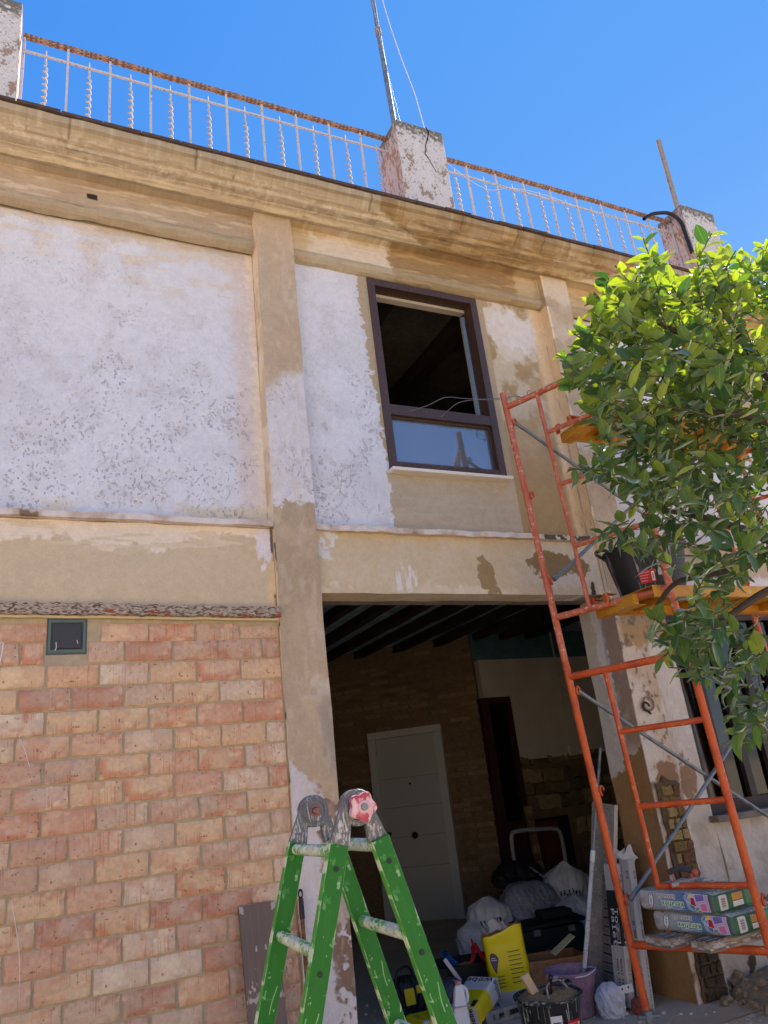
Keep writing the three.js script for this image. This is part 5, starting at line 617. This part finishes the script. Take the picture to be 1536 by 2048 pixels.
  single('plastic_bag', blob(0.11, 0.19, 0.10, 121, 0.24).translate(3.565, 0.006, -0.24), mat({ color: rgb(190, 190, 196), roughness: 0.4 }), 'crumpled white plastic bag beside the pink bucket', 'plastic bag'); const ms = thing('torn_label', 'small white card with two holes on the plastic bag', 'card', [3.64, 0.15, -0.17]); ms.rotation.set(0.2, -0.5, 0.2); part('card', rbox(0.10, 0.05, 0.006, 0.002), mat({ color: rgb(206, 206, 210) }), ms); part('hole', [rod([-0.02, 0.005, 0], [-0.02, 0.005, 0.0045], 0.006, 0.006, 10), rod([0.02, 0.008, 0], [0.02, 0.008, 0.0045], 0.006, 0.006, 10)], blackM, ms);
  single('red_rag', blob(0.055, 0.09, 0.05, 131, 0.2).translate(3.70, 0.006, -0.15), mat({ color: rgb(120, 62, 48) }), 'rust coloured rag beside the white plastic bag', 'rag');
  const bb = thing('brown_board', 'brown wooden board with paint drips leaning on the brick wall', 'board'); bb.position.set(1.195, 0.0, 0.225); bb.rotation.x = -0.205; part('panel', rbox(0.195, 1.05, 0.022, 0.002).translate(0, 0.525, 0), mat({ map: rep(tex(256, 512, (u, v) => { const a = fbm(u * 40, v * 6, 4), d = sm(0.86, 0.9, vn(u * 34, v * 1.5)) * sm(0.3, 0.5, vn(u * 20, v * 12)), s = sm(0.72, 0.76, fbm(u * 14, v * 22, 3)); return mixc(mixc([118, 98, 86], [100, 82, 72], a), [190, 176, 164], Math.max(d * 0.8, s * 0.8)); }), 2.5, 1), roughness: 0.7 }), bb);
  const br = thing('broom_handle', 'wooden broom handle with a black grip leaning on the pilaster', 'broom handle', [1.415, 0, 0.14]); part('shaft', rod([0, 0, 0], [0.018, 0.93, -0.1], 0.0115, 0.0115, 12), mat({ color: rgb(188, 140, 92), map: rep(woodT, 3) }), br); part('grip', rod([0.018, 0.92, -0.098], [0.0195, 1.02, -0.108], 0.0145, 0.0135, 12), blackM, br); part('hanger', new THREE.TorusGeometry(0.011, 0.004, 6, 16).scale(1, 1.8, 1).translate(0.02, 1.04, -0.11), darkM, br); }
// debris
{ const r = rng(91), g = [], m = mat({ color: rgb(176, 156, 128), map: rep(grain, 2), roughness: 1 });
  const mound = new THREE.SphereGeometry(1, 48, 20, 0, 6.2832, 0, 1.5708).scale(0.75, 0.095, 0.42); { const p = mound.attributes.position; for (let i = 0; i < p.count; i++) p.setY(i, p.getY(i) * (0.7 + 0.9 * fbm(p.getX(i) * 5, p.getZ(i) * 5, 4)) - 0.01); mound.computeVertexNormals(); } g.push(uvBox(mound.translate(5.0, 0, 0.2)));
  for (let i = 0; i < 260; i++) { const a = r() * 6.28, q = Math.sqrt(r()), s = 0.01 + r() * r() * 0.05; g.push(uvBox(jitter(new THREE.IcosahedronGeometry(s, 1), s, 30, i)).translate(4.98 + Math.cos(a) * q * 0.85, 0.015 + 0.09 * (1 - q), 0.24 + Math.sin(a) * q * 0.48)); }
  const o = single('rubble_heap', g, m, 'sandy rubble heap against the wall under the right window', 'rubble'); o.userData.kind = 'stuff';
  const c = []; for (let i = 0; i < 420; i++) { const s = 0.003 + r() * r() * 0.014, x = 2.0 + r() * 2.2, z = -2.2 + r() * 2.9; c.push(jitter(new THREE.BoxGeometry(s * 2, s * 0.8, s * 1.5), s * 0.6, 60, i).rotateY(r() * 3).translate(x, 0.008 + s * 0.3, z)); } const d = single('plaster_debris', c, mat({ color: rgb(196, 188, 176), roughness: 1 }), 'pale plaster chips scattered over the floor at the opening', 'debris'); d.userData.kind = 'stuff'; }

// ------------------------------------------------------------------ lemon tree
{ const tree = thing('lemon_tree', 'leafy lemon tree reaching in from the right before the scaffold', 'tree', [0, 0, 0]); const r = rng(2024);
  const barkM = mat({ map: rep(tex(256, 256, (u, v) => { const a = fbm(u * 20, v * 8, 4); return mixc([92, 78, 64], [54, 46, 40], a); }), 3), roughness: 0.95, bumpMap: rep(grainB, 6), bumpScale: 0.006 }), twigM = mat({ color: rgb(74, 78, 44), roughness: 0.8 });
  const limb = (pts, r0, r1) => { const c = new THREE.CatmullRomCurve3(pts.map(p => V(...p))), n = 40, g = new THREE.TubeGeometry(c, n, 1, 9), p = g.attributes.position; for (let i = 0; i <= n; i++) { const o = c.getPointAt(i / n), k = r0 + (r1 - r0) * i / n; for (let j = 0; j <= 9; j++) { const q = i * 10 + j; p.setXYZ(q, o.x + (p.getX(q) - o.x) * k, o.y + (p.getY(q) - o.y) * k, o.z + (p.getZ(q) - o.z) * k); } } g.computeVertexNormals(); return g; };
  part('trunk', limb([[4.55, 0, 2.35], [4.5, 0.6, 2.32], [4.4, 1.2, 2.3], [4.28, 1.7, 2.28]], 0.10, 0.075), barkM, tree);
  const limbs = [[[4.28, 1.7, 2.28], [3.8, 2.1, 2.2], [3.3, 2.36, 2.12], [2.8, 2.50, 2.1], [2.42, 2.52, 2.14]], [[4.28, 1.7, 2.28], [4.0, 2.5, 2.2], [3.6, 3.1, 2.15], [3.1, 3.4, 2.15], [2.6, 3.5, 2.2]], [[3.8, 2.1, 2.2], [3.3, 2.2, 2.2], [2.85, 2.12, 2.25], [2.55, 2.0, 2.25], [2.38, 1.95, 2.3]], [[4.0, 2.5, 2.2], [3.6, 2.8, 2.3], [3.0, 2.9, 2.35], [2.4, 2.86, 2.4]], [[3.6, 3.1, 2.15], [3.4, 3.6, 2.1], [3.3, 4.0, 2.1]], [[3.3, 2.36, 2.12], [2.9, 2.28, 2.0], [2.6, 2.22, 2.0], [2.44, 2.10, 2.0]], [[4.28, 1.7, 2.28], [4.5, 2.6, 2.2], [4.4, 3.4, 2.1]], [[4.28, 1.7, 2.28], [3.7, 1.8, 2.3], [3.1, 1.76, 2.32], [2.72, 1.68, 2.3]]];
  limbs.forEach((l, i) => part('limb', limb(l, [0.05, 0.055, 0.034, 0.032, 0.026, 0.02, 0.05, 0.03][i], 0.009), barkM, tree));
  // clusters: x, y, z, spread, twigs
  const CL = [[2.12, 3.13, 2.2, .06, 5], [2.27, 3.33, 2.2, .08, 6], [2.46, 3.47, 2.2, .10, 9], [2.73, 3.74, 2.2, .08, 7], [2.72, 3.60, 2.2, .13, 14], [2.97, 3.66, 2.2, .15, 18], [3.31, 3.90, 2.2, .12, 11], [3.62, 3.94, 2.2, .15, 12], [3.36, 3.66, 2.2, .2, 22], [2.40, 3.20, 2.2, .15, 20], [2.60, 3.36, 2.2, .16, 18], [2.72, 3.14, 2.2, .18, 26], [3.07, 3.22, 2.2, .2, 28], [3.43, 3.40, 2.2, .22, 26], [2.28, 2.98, 2.2, .11, 13], [2.42, 2.80, 2.2, .14, 17], [2.70, 2.84, 2.2, .18, 24], [3.06, 2.86, 2.2, .2, 26], [3.4, 2.9, 2.2, .2, 20], [2.15, 2.68, 2.2, .06, 5], [2.36, 2.54, 2.2, .08, 7], [2.50, 2.46, 2.2, .10, 9], [2.74, 2.56, 2.2, .12, 12], [2.96, 2.5, 2.2, .12, 10], [2.14, 2.36, 2.2, .03, 2], [2.30, 2.32, 2.2, .05, 4], [2.56, 2.22, 2.2, .09, 8], [2.78, 2.28, 2.2, .08, 6], [2.98, 2.30, 2.2, .08, 6], [2.46, 2.0, 2.2, .07, 7], [2.29, 1.95, 2.2, .06, 5], [2.58, 1.98, 2.2, .07, 6], [2.40, 1.85, 2.2, .06, 5], [2.72, 1.86, 2.2, .07, 5], [2.56, 1.68, 2.2, .04, 3], [2.72, 1.68, 2.2, .05, 3], [2.58, 1.58, 2.2, .03, 2],
    [3.75, 3.3, 2.4, .25, 18], [4.0, 2.75, 2.5, .25, 14], [4.05, 3.5, 2.6, .3, 14]];
  const leafShape = (curl, fold, wid) => { const nL = 7, P = [], UV = [], I = []; for (let i = 0; i <= nL; i++) { const t = i / nL, w = wid * Math.pow(Math.sin(Math.PI * Math.pow(t, 0.85)), 0.8) + (i === 0 || i === nL ? 0 : 0.004), bend = curl * t * t; for (const s of [-1, 0, 1]) { P.push(s * w, bend + Math.abs(s) * w * fold + (s ? 0.015 * Math.sin(t * 14 + s) : 0), t); UV.push(0.5 + s * w * 1.9, t); } } for (let i = 0; i < nL; i++) for (let s = 0; s < 2; s++) { const a = i * 3 + s, b = a + 3; I.push(a, b, a + 1, a + 1, b, b + 1); } const g = new THREE.BufferGeometry(); g.setAttribute('position', new THREE.Float32BufferAttribute(P, 3)); g.setAttribute('uv', new THREE.Float32BufferAttribute(UV, 2)); g.setIndex(I); g.computeVertexNormals(); return g; };
  const LG = [leafShape(-0.12, 0.30, 0.24), leafShape(-0.34, 0.55, 0.22), leafShape(0.14, 0.42, 0.25), leafShape(-0.22, 0.12, 0.20)];
  const leafT = (c0, c1, rib) => tex(128, 256, (u, v) => { const x = Math.abs(u - 0.5), a = fbm(u * 6, v * 8, 3); let c = mixc(c0, c1, a); c = mixc(c, rib, sm(0.022, 0.006, x)); const vein = Math.abs(((v * 9 - x * 5) % 1 + 1) % 1 - 0.5); return mixc(c, rib, sm(0.06, 0.0, vein) * 0.3); });
  const lm = (c0, c1, rib, tr) => new THREE.MeshPhysicalMaterial({ map: leafT(c0, c1, rib), roughness: 0.9, transmission: tr, thickness: 0, side: THREE.DoubleSide, clearcoat: 0.45, clearcoatRoughness: 0.32 });
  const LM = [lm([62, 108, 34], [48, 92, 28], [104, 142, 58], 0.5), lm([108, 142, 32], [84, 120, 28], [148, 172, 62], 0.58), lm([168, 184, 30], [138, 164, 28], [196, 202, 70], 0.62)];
  const leaves = [], tw = []; const C0 = V(3.3, 2.9, 2.3), cam = V(0, 1.5, 4.4), q0 = new THREE.Quaternion();
  for (const [x, y, z, sp, n] of CL) for (let k = 0; k < n * (x > 3.65 ? 1 : y > 2.5 ? 1.35 : 1.2); k++) {
    const s = 0.86 + r() * 0.36, c = V(x, y, z).sub(cam).multiplyScalar(x > 3.65 ? 1 : s).add(cam); const o = c.clone().add(V((r() - 0.5) * 2, (r() - 0.5) * 2, (r() - 0.5) * 2).multiplyScalar(sp * (k % 6 === 0 ? 1.35 : 1)));
    const dir = o.clone().sub(C0).normalize().multiplyScalar(0.55).add(V((r() - 0.5), r() * 0.9 - 0.25, (r() - 0.5))).normalize(); const L = 0.10 + r() * 0.16, st = o.clone().addScaledVector(dir, -L * 0.6), en = o.clone().addScaledVector(dir, L * 0.4); const mid = st.clone().lerp(en, 0.5).add(V((r() - 0.5) * 0.04, (r() - 0.5) * 0.04, (r() - 0.5) * 0.04));
    const cv = new THREE.QuadraticBezierCurve3(st, mid, en); tw.push(new THREE.TubeGeometry(cv, 5, 0.0029, 5)); const nl = 6 + Math.floor(r() * 5), litShare = y > 3.3 ? 0.7 : y > 2.9 ? 0.36 : 0.16;  // yellow leaf share grows with height: sunlit crown put into the colour
    const sd = V(0, 1, 0).cross(dir).normalize(); if (sd.lengthSq() < 0.1) sd.set(1, 0, 0);
    for (let i = 0; i < nl; i++) { const t = 0.12 + 0.88 * (i + 0.5 * r()) / nl, p = cv.getPoint(t), a = i * 2.4 + r(); const out = sd.clone().applyAxisAngle(dir, a).multiplyScalar(0.9).addScaledVector(dir, 0.5 + r() * 0.4).add(V(0, -0.12, 0)).normalize(); const up = V((r() - 0.5) * 0.9, 1, (r() - 0.5) * 0.9).addScaledVector(out, -V(0, 1, 0).dot(out)).normalize(); const xx = up.clone().cross(out).normalize(), yy = out.clone().cross(xx); const M = new THREE.Matrix4().makeBasis(xx, yy, out); const len = (0.040 + Math.pow(r(), 1.2) * 0.08) * (t > 0.85 ? 0.8 : 1); M.scale(V(len * (0.85 + r() * 0.35), len, len)); M.setPosition(p); leaves.push([M, r() < litShare ? 2 : r() < 0.45 ? 1 : 0, p]); } }
  const tws = part('twigs', tw, twigM, tree); tws.userData.kind = 'stuff';
  leaves.forEach(l => { l[3] = l[2].x > 3.2 ? 9 : l[2].distanceTo(cam); }); leaves.sort((a, b) => a[3] - b[3]);
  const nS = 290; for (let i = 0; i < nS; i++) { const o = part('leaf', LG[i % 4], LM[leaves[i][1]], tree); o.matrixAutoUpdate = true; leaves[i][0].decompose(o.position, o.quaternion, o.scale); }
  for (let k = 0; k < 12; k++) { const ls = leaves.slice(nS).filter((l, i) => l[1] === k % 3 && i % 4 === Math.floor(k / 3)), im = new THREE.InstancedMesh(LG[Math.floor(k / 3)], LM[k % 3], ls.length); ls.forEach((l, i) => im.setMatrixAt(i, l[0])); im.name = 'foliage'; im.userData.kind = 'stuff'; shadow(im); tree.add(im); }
  for (const p of [[2.93, 3.55, 2.1], [2.62, 3.50, 2.15], [3.05, 3.48, 2.05], [3.2, 3.1, 2.4]]) { const g = new THREE.SphereGeometry(0.028, 16, 12).scale(1, 1.25, 1); part('lemon', g.translate(...p), mat({ color: rgb(214, 166, 30), roughness: 0.5 }), tree); }
}
const renderer = new THREE.WebGLRenderer({ antialias: true });
renderer.toneMapping = THREE.LinearToneMapping; renderer.toneMappingExposure = EXPOSURE; renderer.shadowMap.enabled = true; renderer.outputColorSpace = THREE.SRGBColorSpace;
renderer.render(scene, camera);
